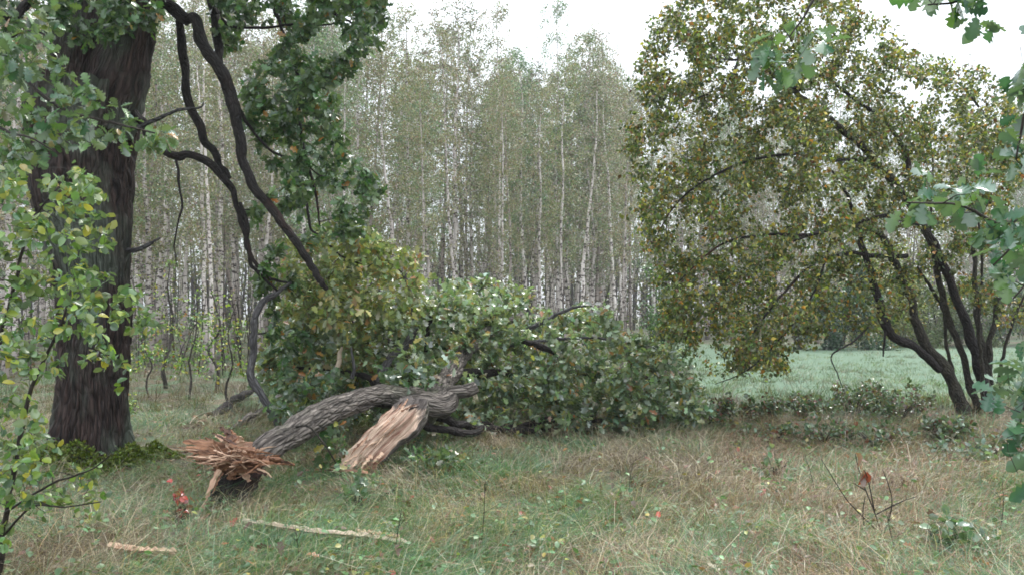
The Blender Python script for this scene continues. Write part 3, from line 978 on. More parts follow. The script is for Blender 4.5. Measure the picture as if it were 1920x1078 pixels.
big = [((455, 862), (350, 838), 30, 9), ((450, 872), (372, 862), 26, 8), ((458, 850), (405, 816), 26, 9), ((450, 872), (498, 884), 24, 7), ((445, 870), (430, 898), 30, 9), ((450, 850), (343, 828), 34, 6), ((450, 868), (352, 845), 30, 5), ((440, 845), (362, 832), 26, 4), ((430, 858), (378, 868), 30, 5), ((455, 845), (398, 812), 26, 5), ((450, 838), (412, 800), 26, 6),
       ((450, 842), (432, 806), 24, 5), ((455, 846), (450, 818), 20, 5), ((440, 868), (552, 872), 30, 4), ((452, 862), (530, 862), 28, 4), ((470, 868), (545, 868), 22, 3), ((440, 875), (500, 890), 26, 6),
       ((440, 866), (468, 902), 30, 8), ((420, 866), (440, 898), 30, 8), ((410, 860), (408, 890), 26, 6), ((462, 850), (494, 842), 20, 6), ((430, 850), (385, 820), 22, 3)]
for k, (a, b, w0, w1) in enumerate(big):
    Ya = 6.7 + .03 * (k % 4)
    px_shard(a, b, Ya, Ya - .12 + .05 * (k % 3), w0, w1, 12 if k < 5 else 9, ('wood_red', 'wood_red', 'wood_pale', 'wood_red', 'wood_red')[k % 5])
for k in range(60):
    an = (math.pi + RG.normal(.0, .45)) if k % 5 < 2 else ((RG.normal(-.12, .25)) if k % 5 == 2 else RG.uniform(.3, 2.9) if k % 5 == 3 else RG.uniform(0, 6.28))
    a = (438 + RG.normal(0, 30), 858 + RG.normal(0, 8))
    L = RG.uniform(14, 40) * (1.35 if abs(math.cos(an)) > .7 else .8)
    b = (a[0] + math.cos(an) * L, a[1] - math.sin(an) * L * .48 + 4)
    px_shard(a, b, 6.66, 6.52 + RG.uniform(-.06, .12), RG.uniform(3, 12), 1, 3, ('wood_red', 'wood_red', 'wood_pale', 'wood_red')[k % 4], roll=RG.normal(0, 1, 3))
for k in range(56):                        # fine torn fibres
    a = (440 + RG.normal(0, 26), 858 + RG.normal(0, 9))
    an = math.pi + RG.normal(0, .5) if k % 2 else (RG.normal(-.1, .3) if k % 4 else RG.uniform(.4, 2.8))
    L = RG.uniform(30, 78) * (1.0 if k % 2 else .75)
    px_shard(a, (a[0] + math.cos(an) * L, a[1] - math.sin(an) * L * .6 + RG.uniform(-3, 8)), 6.58, 6.45 + RG.uniform(-.1, .15), RG.uniform(1.5, 4.5), .5, 2, 'wood_pale' if k % 3 else 'wood_red', roll=RG.normal(0, 1, 3), bend=RG.uniform(-.06, .06))
px_shard((412, 880), (374, 966), 6.55, 6.42, 9, 4, 5, 'wood_pale', roll=(0, -1, .2), label='long thin sliver propped from the torn end to the ground')
px_shard((418, 885), (398, 925), 6.56, 6.5, 5, 2, 3, 'wood_red')
# bark foot under the torn end
limb_foot = fpart('root_stub', [(478, 868, 7.0), (455, 895, 6.9), (438, 930, 6.8), (432, 985, 6.75)], [46, 60, 66, 74], 'bark_dark', 30, 40, .45, 12)

# crown heap
heap = [(478, 700), (520, 600), (560, 520), (610, 478), (690, 470), (740, 500), (790, 560), (830, 540), (870, 530), (905, 548), (960, 545), (1003, 555), (1012, 592), (1060, 590), (1100, 572), (1145, 592), (1152, 630),
        (1200, 640), (1262, 655), (1305, 700), (1322, 760), (1315, 800), (1200, 820), (1100, 815), (1000, 815), (900, 840), (820, 862), (760, 850), (700, 800), (560, 790), (500, 770)]
tg = []
while len(tg) < 640:
    c = sample_poly(heap, 50, 9.3, 14.2, 0.06)
    px_, py_, _d = px_of(c)
    ok = (c[:, 2] < 2.9 - 0.12 * np.abs(c[:, 0])) & ((px_ > 860) & (c[:, 1] > 10.3) | (px_ <= 860)) & ~((px_ < 640) & (py_ > 770))
    tg += list(c[ok])
tg = list(tg[:640])
while len(tg) < 960:                      # the lighter outer shell that faces the clearing and the sky
    c = sample_poly(heap, 60, 9.6, 11.9, 0.08)
    px_, py_, _d = px_of(c)
    yf = np.interp(px_, [480, 700, 860, 1000, 1320], [9.6, 9.5, 10.0, 10.6, 11.2]) + (830 - py_) / 300 * 1.6
    ok = (np.abs(c[:, 1] - yf) < .45) & ~((px_ < 640) & (py_ > 770))
    tg += list(c[ok])
tg = np.array(tg[:960])
# keep the log and the slab in sight: nothing in front of them
px_, py_, _ = px_of(tg)
logm = in_poly(px_, py_, [(480, 900), (480, 830), (560, 770), (680, 715), (820, 715), (900, 715), (900, 760), (830, 800), (730, 890)])
tg = tg[~(logm & (tg[:, 1] < 9.6))]
br = grow(limbs, tg, up=.12, wob=.12)
mb = MB()
for p, r in br:
    tube(mb, p, r, 5, None, 0, False, False)
obj('twigs', mb.mesh('twigs', M['twig'], off=fo), FALL, kind='stuff')
p, ax = twig_leaves(br, 36000, spread=.06, droop=.1, tmin=.25, cluster=6)
keep = p[:, 2] > hgt(p[:, 0], p[:, 1]) + .01
px_, py_, _ = px_of(p)
keep &= ~(in_poly(px_, py_, [(478, 880), (480, 826), (560, 764), (640, 726), (720, 722), (760, 738), (815, 738), (860, 728), (900, 716), (905, 738), (840, 768), (800, 800), (720, 895), (600, 895), (690, 790), (720, 765), (620, 790), (560, 850), (540, 880)]) & (p[:, 1] < 9.7))
keep &= ~(in_poly(px_, py_, [(815, 745), (832, 690), (856, 668), (878, 672), (870, 700), (850, 745)]) & (p[:, 1] < 10.4) & (RG.random(len(p)) < .93))
keep &= ~((px_ < 800) & (py_ < 570) & (RG.random(len(p)) < .55))
p, ax = p[keep], ax[keep]
fr = orient(ax, .9); s = RG.uniform(.06, .13, len(p))
px_, py_, _ = px_of(p)
yel = ((px_ < 800) & (py_ < 600) & (RG.random(len(p)) < .8)) | ((px_ > 500) & (px_ < 720) & (py_ < 680) & (RG.random(len(p)) < .4)) | (RG.random(len(p)) < .16)
col = palette(len(p), [(3, (.12, .20, .10)), (4, (.18, .25, .16)), (6, (.30, .35, .29)), (2, (.25, .30, .14)), (.8, (.24, .20, .06)), (.5, (.28, .13, .05)), (1.2, (.04, .08, .045))], .25)  # pale greys hold leaf undersides and painted silvery highlights
cy = palette(len(p), G_YEL)
col[yel] = cy[yel]
a, b = split_near(p, s, 290)
leaf_objects(FALL, LM_OAKM, p[a], [f[a] for f in fr], s[a], fo)
mb = MB()
add_leaves(mb, OAK_LO, p[b], [f[b] for f in fr], s[b], col[b])
# sprays in front of and below the log
for poly, n, y0_, y1_ in (([(600, 800), (655, 790), (640, 880), (600, 880)], 100, 7.75, 8.0), ([(760, 850), (850, 840), (870, 875), (770, 880)], 170, 8.0, 8.8), ([(540, 700), (640, 700), (600, 760), (560, 770)], 150, 8.7, 9.2),
                          ([(500, 760), (540, 750), (560, 790), (520, 800)], 60, 8.2, 8.8), ([(700, 690), (800, 690), (830, 725), (720, 730)], 130, 8.8, 9.4)):
    q_ = sample_poly(poly, n, y0_, y1_, .03)
    a_ = RG.normal(0, .7, (n, 3)); a_[:, 2] -= .1
    add_leaves(mb, OAK_LO, q_, orient(a_, .7), RG.uniform(.07, .115, n), palette(n, G_OAK))
obj('foliage', mb.mesh('foliage', M['leaf'], off=fo, use_col=True), FALL, kind='stuff')

# ================================================================== THE ARCHING TREE ON THE RIGHT
to = G(1835, 790)
ARCH = thing('arching_tree', 'many stemmed tree at the meadow edge arching left under olive and rusty leaves', 'tree', to)
al = []


def apart(pts, w, mat='bark_pear', n=14, m=50, amp=.1, name='stem'):
    p = [P(*a) for a in pts]; r = [W(b, a[2]) / 2 * .7 for a, b in zip(pts, w)]
    trunk_part(name, p, r, ARCH, to, M[mat], n, m, amp, 14)
    al.append((np.array(p), np.array(r)))


apart([(1762, 694, 12.25), (1749, 681, 12.2), (1712, 650, 12.1), (1672, 630, 12.0), (1655, 600, 12.0), (1646, 565, 12.0), (1634, 528, 12.0), (1621, 475, 12.0), (1604, 420, 12.0), (1590, 370, 12.0), (1560, 320, 11.9)], [18, 22, 22, 25, 24, 21, 19, 18, 13, 9, 5], 'bark_dark', m=90, amp=.12)
apart([(1822, 812, 12.4), (1806, 773, 12.4), (1776, 705, 12.35), (1750, 662, 12.3), (1726, 628, 12.3), (1715, 590, 12.3), (1707, 559, 12.3), (1690, 520, 12.3), (1676, 490, 12.3), (1662, 455, 12.2), (1640, 432, 12.1), (1584, 424, 11.9), (1520, 440, 11.7), (1460, 465, 11.5)], [38, 34, 30, 27, 25, 22, 22, 20, 18, 17, 14, 11, 8, 4], m=110)
apart([(1842, 808, 12.6), (1833, 777, 12.6), (1806, 674, 12.6), (1776, 590, 12.6), (1762, 530, 12.6), (1749, 471, 12.5), (1715, 400, 12.5), (1665, 330, 12.4), (1610, 270, 12.3), (1545, 215, 12.2), (1485, 170, 12.0), (1420, 120, 11.8), (1330, 110, 11.5)], [22, 19, 17, 16, 16, 18, 21, 22, 20, 16, 11, 8, 4], m=110)
apart([(1862, 810, 12.5), (1852, 758, 12.5), (1829, 666, 12.5), (1799, 574, 12.5), (1760, 478, 12.5), (1730, 420, 12.5), (1718, 370, 12.6), (1700, 300, 12.6), (1670, 240, 12.6), (1600, 185, 12.6), (1545, 145, 12.6), (1480, 135, 12.6)], [32, 30, 27, 23, 21, 19, 15, 14, 12, 10, 8, 4], 'bark_dark', m=110)
apart([(1874, 806, 12.6), (1862, 758, 12.6), (1849, 689, 12.7), (1834, 605, 12.8), (1829, 528, 12.9), (1826, 430, 13), (1838, 330, 13), (1850, 220, 13)], [24, 21, 17, 15, 14, 11, 9, 4], m=60)
apart([(1858, 720, 12.7), (1853, 681, 12.7), (1864, 605, 12.7), (1883, 528, 12.7), (1900, 470, 12.7), (1940, 380, 12.7)], [14, 15, 14, 12, 9, 5], m=60)
apart([(1846, 800, 12.7), (1815, 700, 12.8), (1780, 600, 12.9), (1745, 540, 12.9), (1720, 500, 12.9)], [14, 12, 11, 9, 5], m=40)
apart([(1850, 800, 12.4), (1842, 700, 12.3), (1835, 600, 12.2), (1842, 500, 12.2), (1830, 400, 12.2), (1790, 300, 12.2)], [12, 10, 8, 7, 6, 3], m=40)
apart([(1868, 800, 12.5), (1875, 700, 12.4), (1900, 600, 12.3), (1940, 520, 12.2)], [12, 9, 7, 4], m=40)
apart([(1838, 800, 12.5), (1800, 730, 12.6), (1775, 650, 12.7), (1768, 560, 12.8), (1745, 450, 12.8), (1750, 330, 12.8), (1740, 220, 12.8)], [12, 10, 9, 8, 7, 5, 3], m=40)
apart([(1850, 220, 13), (1800, 160, 12.8), (1740, 130, 12.6)], [7, 5, 3], name='branch', m=20)
apart([(1500, 170, 12.0), (1440, 135, 11.8), (1390, 105, 11.6), (1375, 140, 11.4), (1340, 170, 11.2), (1270, 200, 11.0)], [10, 9, 8, 7, 6, 3], 'bark_dark', 8, 40, name='branch')
apart([(1700, 480, 12.4), (1640, 480, 12.1), (1585, 475, 11.8), (1520, 500, 11.5), (1460, 560, 11.2), (1400, 640, 11.0)], [13, 12, 11, 9, 7, 4], 'bark_dark', 8, 40, name='branch')
apart([(1720, 420, 12.4), (1660, 405, 12.0), (1600, 420, 11.7), (1520, 440, 11.4), (1440, 440, 11.1), (1350, 460, 10.9), (1260, 540, 10.8)], [12, 12, 10, 9, 8, 6, 3], 'bark_dark', 8, 50, name='branch')
apart([(1640, 300, 12.4), (1560, 300, 12.0), (1480, 290, 11.6), (1380, 310, 11.2), (1280, 370, 11.0), (1220, 460, 10.9)], [10, 9, 8, 7, 5, 3], 'bark_dark', 8, 50, name='branch')
apart([(1660, 615, 12), (1658, 640, 11.9), (1656, 668, 11.9)], [8, 6, 4], 'bark_dark', 8, 12, name='branch')
apart([(1640, 600, 12), (1600, 640, 11.6), (1560, 665, 11.4), (1570, 700, 11.3), (1585, 740, 11.3)], [6, 5, 4, 3, 2], 'bark_dark', 6, 30, name='branch')
apart([(1560, 450, 11.5), (1520, 560, 11.2), (1440, 660, 11.0), (1390, 700, 11.0), (1340, 720, 11)], [7, 6, 5, 4, 2], 'bark_dark', 6, 30, name='branch')
pA = [(1225, 25), (1205, 130), (1180, 230), (1172, 320), (1195, 420), (1225, 500), (1245, 620), (1300, 690), (1380, 700), (1470, 690), (1530, 640), (1560, 560), (1600, 480), (1620, 330), (1560, 200), (1500, 100), (1400, 20), (1320, -20)]
pB = [(1300, -60), (1560, -60), (1650, 30), (1720, 110), (1860, 130), (1930, 240), (1930, 380), (1860, 450), (1800, 490), (1700, 480), (1620, 450), (1560, 260), (1480, 120), (1300, 20)]
pC = [(1560, 480), (1700, 500), (1900, 420), (1930, 620), (1860, 600), (1700, 560), (1640, 640), (1560, 620)]
tg = np.vstack([sample_poly(pA, 760, 9.9, 13.6), sample_poly(pB, 520, 11.0, 14.2), sample_poly(pC, 70, 11.5, 13.5)])
br = grow(al, tg, up=.08, wob=.10, r_base=.003, k_len=.008, r_tip=.002)
mb = MB()
for p, r in br:
    tube(mb, p, r, 4, None, 0, False, False)
obj('twigs', mb.mesh('twigs', M['twig'], off=to), ARCH, kind='stuff')
p, ax = twig_leaves(br, 90000, spread=.07, droop=-.5, tmin=.1, cluster=7, fan=1.0)
px_, py_, _ = px_of(p)
keep = (RG.random(len(p)) < np.where(px_ < 1560, .88 + .12 * np.sin(p[:, 0] * 2.7 + p[:, 2] * 2.1) * np.sin(p[:, 2] * 3.1 + p[:, 1]), .9)) & ~((px_ > 1680) & (py_ < 120) & (RG.random(len(p)) < .3))
p, ax = p[keep], ax[keep]
mb = MB()
add_leaves(mb, SMALL, p, orient(ax, .5), RG.uniform(.035, .08, len(p)), palette(len(p), G_PEAR, .35))
obj('foliage', mb.mesh('foliage', M['leaf_small'], off=to, use_col=True), ARCH, kind='stuff')

# ================================================================== THE BIRCH STAND
def make_birch(k):
    H = 15.0
    root = thing('birch_tree', '', 'tree', (0, 0, 0))
    lean = RG.normal(0, .25, 2)
    z = np.linspace(0, H, 9)
    wob = np.cumsum(RG.normal(0, .07, (9, 2)), 0)
    pts = np.stack([lean[0] * (z / H) + wob[:, 0] * z / H * 2, lean[1] * (z / H) + wob[:, 1] * z / H * 2, z - .15], 1)
    rad = .098 * (1 - (z / H)) ** .75 + .008; rad[0] *= 1.35
    mb = MB(); tube(mb, pts, rad, 8, 34, .06, True, True, 4)
    obj('trunk', mb.mesh('trunk', M['birch']), root)
    # crown
    tg = []
    lo = RG.uniform(.16, .38)
    for _ in range(170):
        t = lo + (1 - lo) * RG.random() ** .7
        R = 1.45 * math.sin(min(1, (1 - t) * 2.6 + .25) * math.pi / 2) * (.5 + .6 * min(1, (t - lo) * 4))
        a = RG.uniform(0, 2 * math.pi); r = R * math.sqrt(RG.random())
        c = np.array([np.interp(t * H, z, pts[:, 0]), np.interp(t * H, z, pts[:, 1]), t * H])
        tg.append(c + np.array([math.cos(a) * r, math.sin(a) * r, .1 * RG.normal()]))
    tg.append(pts[-1] + np.array([.05, 0, .4]))
    br = grow([(pts[2:], rad[2:])], np.array(tg), up=-.25, wob=.05, r_base=.003, k_len=.006, r_tip=.002, step=.5)
    mb = MB()
    for p, r in br:
        tube(mb, p, r, 3, None, 0, False, False)
    for _ in range(22):                        # bare twigs on the lower stem
        t = RG.uniform(.08, lo + .1) * H; a = RG.uniform(0, 6.28); L = RG.uniform(.3, 1.0)
        c = np.array([np.interp(t, z, pts[:, 0]), np.interp(t, z, pts[:, 1]), t])
        tube(mb, [c, c + np.array([math.cos(a) * L * .6, math.sin(a) * L * .6, .1]), c + np.array([math.cos(a) * L, math.sin(a) * L, -.1 * L])], [.008, .006, .003], 3, None, 0, False, False)
    obj('branches', mb.mesh('branches', M['twig_birch']), root, kind='stuff')
    p, ax = twig_leaves(br, 6200, spread=.13, droop=-.6, tmin=.15, cluster=5, lmin=.9)
    mb = MB()
    add_leaves(mb, DIAM, p, orient(ax, .3), RG.uniform(.06, .10, len(p)), palette(len(p), G_BIR, .25))
    obj('crown', mb.mesh('crown', M['leaf_birch'], use_col=True), root, kind='stuff')
    return root


def copy_tree(root):
    r = root.copy(); COL.objects.link(r)
    for ch in list(root.children):
        c = ch.copy(); COL.objects.link(c); c.parent = r
    return r


birches = [make_birch(k) for k in range(9)]
used = set()


def place_birch(x, y, h, label, group, tilt=None, k=None):
    k = int(RG.integers(len(birches))) if k is None else k
    if k in used:
        o = copy_tree(birches[k])
    else:
        o = birches[k]; used.add(k)
    s = h / 15.0
    o.location = (x, y, float(hgt(x, y)) - .03)
    w = s * RG.uniform(.75, 1.3)
    o.scale = (w, w, s)
    tx, ty = (RG.normal(0, .035), RG.normal(0, .04)) if tilt is None else tilt
    o.rotation_euler = (tx, ty, RG.uniform(0, 6.28) if tilt is None else 0)
    o['label'] = label
    if group:
        o['group'] = group
    elif 'group' in o:
        del o['group']
    return o


def top_birch(px, py, Y, label, tilt=(0, 0), k=None):
    t = P(px, py, Y)
    place_birch(t[0] - math.sin(tilt[1]) * t[2], Y, t[2] / math.cos(tilt[1]), label, None, tilt, k)


top_birch(850, -12, 31, 'tall birch whose rusty crown leaves the top of the photo between two sky gaps')
top_birch(770, 18, 33, 'tall birch with rusty top just left of the tallest central crown')
top_birch(935, 20, 36, 'slim green topped birch standing alone in the central sky gap')
top_birch(1046, 8, 34, 'tall narrow birch rising into the sky right of the central gap')
top_birch(1110, 62, 34, 'birch with rounded top beside the tall narrow one near the right sky gap')
top_birch(985, 100, 32, 'birch with pale green crown below the central sky gap')
top_birch(690, -30, 32, 'birch with ochre crown right beside the hanging oak foliage')
top_birch(775, 150, 27, 'white stemmed birch leaning left in front of the stand', (0, -.075))
top_birch(1012, 150, 29, 'birch filling the gap just left of the tall narrow birch')
top_birch(1075, 60, 37, 'thin birch between the tall narrow one and the rounded one')
top_birch(890, 110, 33, 'slender birch with thin crown under the left edge of the sky gap')
for px in (1180, 1225):
    top_birch(px, 150 + (px - 1180) * .5, 38, 'birch at the left of the arching tree, under the right sky gap' if px == 1180 else 'low birch half hidden by the rusty edge of the arching tree')
pos = []
cnt = 0
tries = 0
while cnt < 262 and tries < 40000:
    tries += 1
    y = 19 + 58 * RG.random() ** 1.15
    x = RG.uniform(-.72, .72) * (y + 3)
    edge = 2.8 + 0.11 * (y - 13)
    if x > edge - .2 and y < 44:
        continue
    if x > -3 and y < 23:
        continue
    if any((x - a) ** 2 + (y - b) ** 2 < (1.0 if y < 50 else 2.0) for a, b in pos):
        continue
    px = CX + F_PX * x / y
    # height limited by the skyline of the photograph
    sky = np.interp(px, [0, 600, 720, 760, 820, 860, 940, 1010, 1050, 1130, 1190, 1260, 1400, 1600, 1900], [-60, -20, 20, 60, 55, 20, 120, 90, 50, 90, 130, 120, 120, 170, 190])
    hm = CAM_H + (HOR - sky - RG.uniform(-10, 70)) / F_PX * y
    h = min(hm, RG.uniform(14.5, 20))
    if h < 6:
        h = 6
    pos.append((x, y)); cnt += 1
    dist = 'near' if y < 34 else ('mid' if y < 50 else 'far')
    adj = {'near': 'slender front birch', 'mid': 'pale birch deeper in the stand', 'far': 'thin distant birch'}[dist]
    place = next(t for lim, t in ((60, 'left of the old oak trunk'), (245, 'hidden behind the old oak trunk'), (330, 'just right of the old oak trunk'), (410, 'behind the thin hanging twig'),
                                  (500, 'behind the grey hanging limb'), (640, 'behind the arc of the long torn limb'), (760, 'above the yellowing leaves'), (860, 'above the upright snag of the fallen oak'),
                                  (960, 'above the middle of the fallen crown'), (1060, 'below the tall narrow birch'), (1160, 'above the dark broken bough'), (1240, 'at the left rim of the arching crown'),
                                  (1400, 'behind the drooping end of the arching crown'), (1560, 'behind the middle of the arching crown'), (1720, 'behind the lowest arching stem'), (1830, 'behind the upright stems of the arching tree'), (9999, 'right of the arching stems')) if px < lim)
    lb = adj + ', ' + place; gp = dist + ' birches ' + place
    place_birch(x, y, h, lb, gp)

# young thin trees in front of the stand, left
def sapling(px, py, top, lean, w, Y=None, leaves=90, label='', mat='bark_sap', name='sapling', cols=G_SHR, size=(.05, .08), group=None, poly=None):
    g = G(px, py)
    o = thing(name, label, 'young tree', g, group)
    Yg = g[1]
    tp = P(px + lean, top, Yg)
    n = 6
    pts = [g + (tp - g) * (k / (n - 1)) + (RG.normal(0, .04, 3) * np.array([1, 1, 0]) * (k > 0)) * Yg / 12 for k in range(n)]
    r = [W(w, Yg) / 2 * (1 - .75 * k / (n - 1)) for k in range(n)]
    pts[0] = pts[0] - np.array([0, 0, .05])
    mb = MB(); tube(mb, pts, r, 7, 26, .08, True, True, 14)
    obj('trunk', mb.mesh('trunk', M[mat], off=g), o)
    H = tp[2] - g[2]
    tg = []
    for _ in range(26):
        t = RG.uniform(.25, 1.02); R = .22 * H * (1.15 - t)
        c = g + (tp - g) * t
        tg.append(c + np.array([RG.normal(0, R * .7), RG.normal(0, R * .7), RG.uniform(0, .08 * H)]))
    br = grow([(np.array(pts), np.array(r))], np.array(tg), up=.05, r_base=.003, k_len=.008, r_tip=.002)
    mb = MB()
    for p, rr in br:
        tube(mb, p, rr, 4, None, 0, False, False)
    obj('twigs', mb.mesh('twigs', M['twig'], off=g), o, kind='stuff')
    if leaves:
        p, ax = twig_leaves(br, leaves, spread=.08, droop=-.3, cluster=3)
        mb = MB()
        add_leaves(mb, SMALL, p, orient(ax, .6), RG.uniform(*size, len(p)), palette(len(p), cols))
        obj('foliage', mb.mesh('foliage', M['leaf_small'], off=g, use_col=True), o, kind='stuff')
    return o


sapling(404, 735, 540, -8, 8, leaves=260, label='thin grey sapling directly left of the grey hanging limb')
sapling(432, 768, 560, 8, 5, leaves=220, label='dark whippy sapling rising from beside the dark snapped log')
sapling(312, 730, 500, 4, 8, leaves=420, label='leafy young tree between the old oak and the thin grey saplings')
sapling(355, 745, 560, 12, 5, leaves=300, label='low slender sapling with small green leaves at the edge of the birch stand')
sapling(280, 745, 600, -6, 4, leaves=300, label='small sapling close to the right side of the old oak')
sapling(1500, 655, 480, -20, 12, leaves=500, label='yellowing young tree across the meadow, seen under the arching crown', cols=G_YEL)

# ---- far side bushes
def bush(px, py, hpx, wpx, n, cols, label, size=.08, mat='leaf_small', temps=SMALL, group=None, name='bush', cat='bush'):
    g = G(px, py)
    Yg = g[1]
    H = W(hpx, Yg); R = W(wpx, Yg) / 2
    o = thing(name, label, cat, g, group)
    tg = []
    for _ in range(60):
        a = RG.uniform(0, 6.28); u = RG.random() ** .4
        el = RG.uniform(0.0, 1.5)
        tg.append(g + np.array([math.cos(a) * R * u * math.cos(el * .8), math.sin(a) * R * u * math.cos(el * .8), .05 + H * u * math.sin(el) * RG.uniform(.8, 1.1)]))
    stems = []
    for k in range(6):
        a = RG.uniform(0, 6.28)
        stems.append((np.array([g + np.array([math.cos(a), math.sin(a), 0]) * .04, g + np.array([math.cos(a) * R * .2, math.sin(a) * R * .2, H * .35]), g + np.array([math.cos(a) * R * .5, math.sin(a) * R * .5, H * .7])]),
                      np.array([.012, .009, .004]) * max(1, H / 1.2)))
    br = grow(stems, np.array(tg), r_base=.003, k_len=.006, r_tip=.002)
    mb = MB()
    for p, r in stems + br:
        tube(mb, p, r, 4, None, 0, False, False)
    obj('stems', mb.mesh('stems', M['twig'], off=g), o, kind='stuff')
    p, ax = twig_leaves(br, n, spread=.05 * max(1, H), droop=-.1, tmin=.1, cluster=4, lmin=.1)
    p[:, 2] = np.maximum(p[:, 2], hgt(p[:, 0], p[:, 1]) + .02)
    mb = MB()
    add_leaves(mb, temps, p, orient(ax, .7), RG.uniform(size * .7, size * 1.2, len(p)), palette(len(p), cols))
    obj('foliage', mb.mesh('foliage', M[mat], off=g, use_col=True), o, kind='stuff')
    return o


G_EVG = [(4, (.025, .06, .03)), (2, (.04, .09, .045)), (1, (.06, .11, .05))]
bush(1575, 655, 150, 180, 9000, G_EVG, 'dark evergreen bush across the meadow in the gap under the arching tree', .14)
bush(1660, 652, 190, 190, 9000, [(3, (.17, .20, .05)), (2, (.11, .16, .05)), (1, (.25, .18, .05))], 'yellow green bush across the meadow, between the arching stems', .14)
bush(1760, 650, 150, 190, 8000, [(3, (.09, .13, .05)), (2, (.12, .15, .05))], 'mid green bush on the far meadow edge behind the stems', .14)
bush(1885, 648, 160, 230, 8000, G_EVG + [(3, (.12, .14, .05))], 'green bush on the far meadow edge at the right border', .14)
bush(1250, 700, 190, 110, 3600, [(3, (.06, .12, .05)), (2, (.09, .15, .06))], 'green shrub at the right end of the birch stand beside the arching crown', .09)
bush(1420, 668, 90, 120, 2000, [(3, (.10, .12, .05)), (2, (.15, .11, .05))], 'low brownish bush at the far meadow edge behind the drooping crown', .12)

# understorey and a far wood closing the view
mb = MB()
N = 52000
y = 18 + 45 * RG.random(N) ** 1.1
x = RG.uniform(-.75, .75, N) * (y + 3)
edge = 2.8 + 0.11 * (y - 13)
k = ~((x > edge) & (y < 43)) & ~((x > -3) & (y < 20))
x, y = x[k], y[k]
cl = np.sin(x * 1.3 + 2 * np.sin(y * .7)) * np.sin(y * 1.1 + np.sin(x)) + RG.normal(0, .25, len(x))
k = cl > 0.05
x, y = x[k], y[k]
hz = RG.random(len(x)) ** 1.3 * (1.6 + 1.3 * np.sin(x * .8) * np.sin(y * .5 + 1))
p = np.stack([x, y, hgt(x, y) + .03 + np.maximum(hz, 0)], 1)
ax = RG.normal(0, .7, (len(p), 3)); ax[:, 2] += .3
add_leaves(mb, SMALL, p, orient(ax, .5), RG.uniform(.06, .13, len(p)), palette(len(p), [(4, (.09, .12, .05)), (3, (.13, .15, .06)), (3, (.14, .10, .06)), (1, (.06, .10, .05))]))
obj('undergrowth', mb.mesh('undergrowth', M['leaf_small'], use_col=True), kind='stuff', label='low leafy undergrowth between the birch stems', category='undergrowth')
mb = MB()
for _ in range(900):
    y = RG.uniform(20, 60); x = RG.uniform(-.72, .72) * y
    if x > 2.6 + .11 * (y - 13) and y < 44:
        continue
    if x > -3 and y < 22:
        continue
    h = RG.uniform(1.0, 4.5); a = RG.normal(0, .12, 2); z0 = float(hgt(x, y))
    tube(mb, [(x, y, z0 - .05), (x + a[0] * h * .5, y + a[1] * h * .5, z0 + h * .5), (x + a[0] * h * 1.4, y + a[1] * h * 1.4, z0 + h)], [.018, .012, .004], 3, None, 0, False, False)
obj('thicket_stems', mb.mesh('thicket_stems', M['twig']), kind='stuff', label='thin brown stems of brush between the birches', category='undergrowth')

mb = MB()
for _ in range(520):
    y = RG.uniform(78, 110); x = RG.uniform(-.75, .75) * y
    h = RG.uniform(9, 15) * (1.0 if x < 25 else .8)
    z0 = float(hgt(x, y))
    tube(mb, [(x, y, z0 - .2), (x + RG.normal(0, .3), y, z0 + h * .5), (x + RG.normal(0, .5), y, z0 + h)], [.16, .12, .03], 5, None, 0, False, False)
obj('far_wood_stems', mb.mesh('far_wood_stems', M['bark_sap']), kind='stuff', label='crowded stems of the wood far behind the birches', category='woodland')
mb = MB()
N = 60000
y = RG.uniform(78, 112, N); x = RG.uniform(-.78, .78, N) * y
top = 11 + 2.5 * np.sin(x * .35) + 1.5 * np.sin(x * .9 + y)
z = top * RG.random(N) ** .75
p = np.stack([x, y, z + .1], 1)
ax = RG.normal(0, .7, (N, 3))
add_leaves(mb, DIAM, p, orient(ax, .3), RG.uniform(.25, .5, N), palette(N, [(3, (.07, .09, .045)), (2, (.10, .11, .05)), (2, (.11, .085, .055)), (1, (.04, .07, .04))]))
obj('far_wood', mb.mesh('far_wood', M['leaf_small'], use_col=True), kind='stuff', label='distant mixed wood seen between the birch stems', category='woodland')

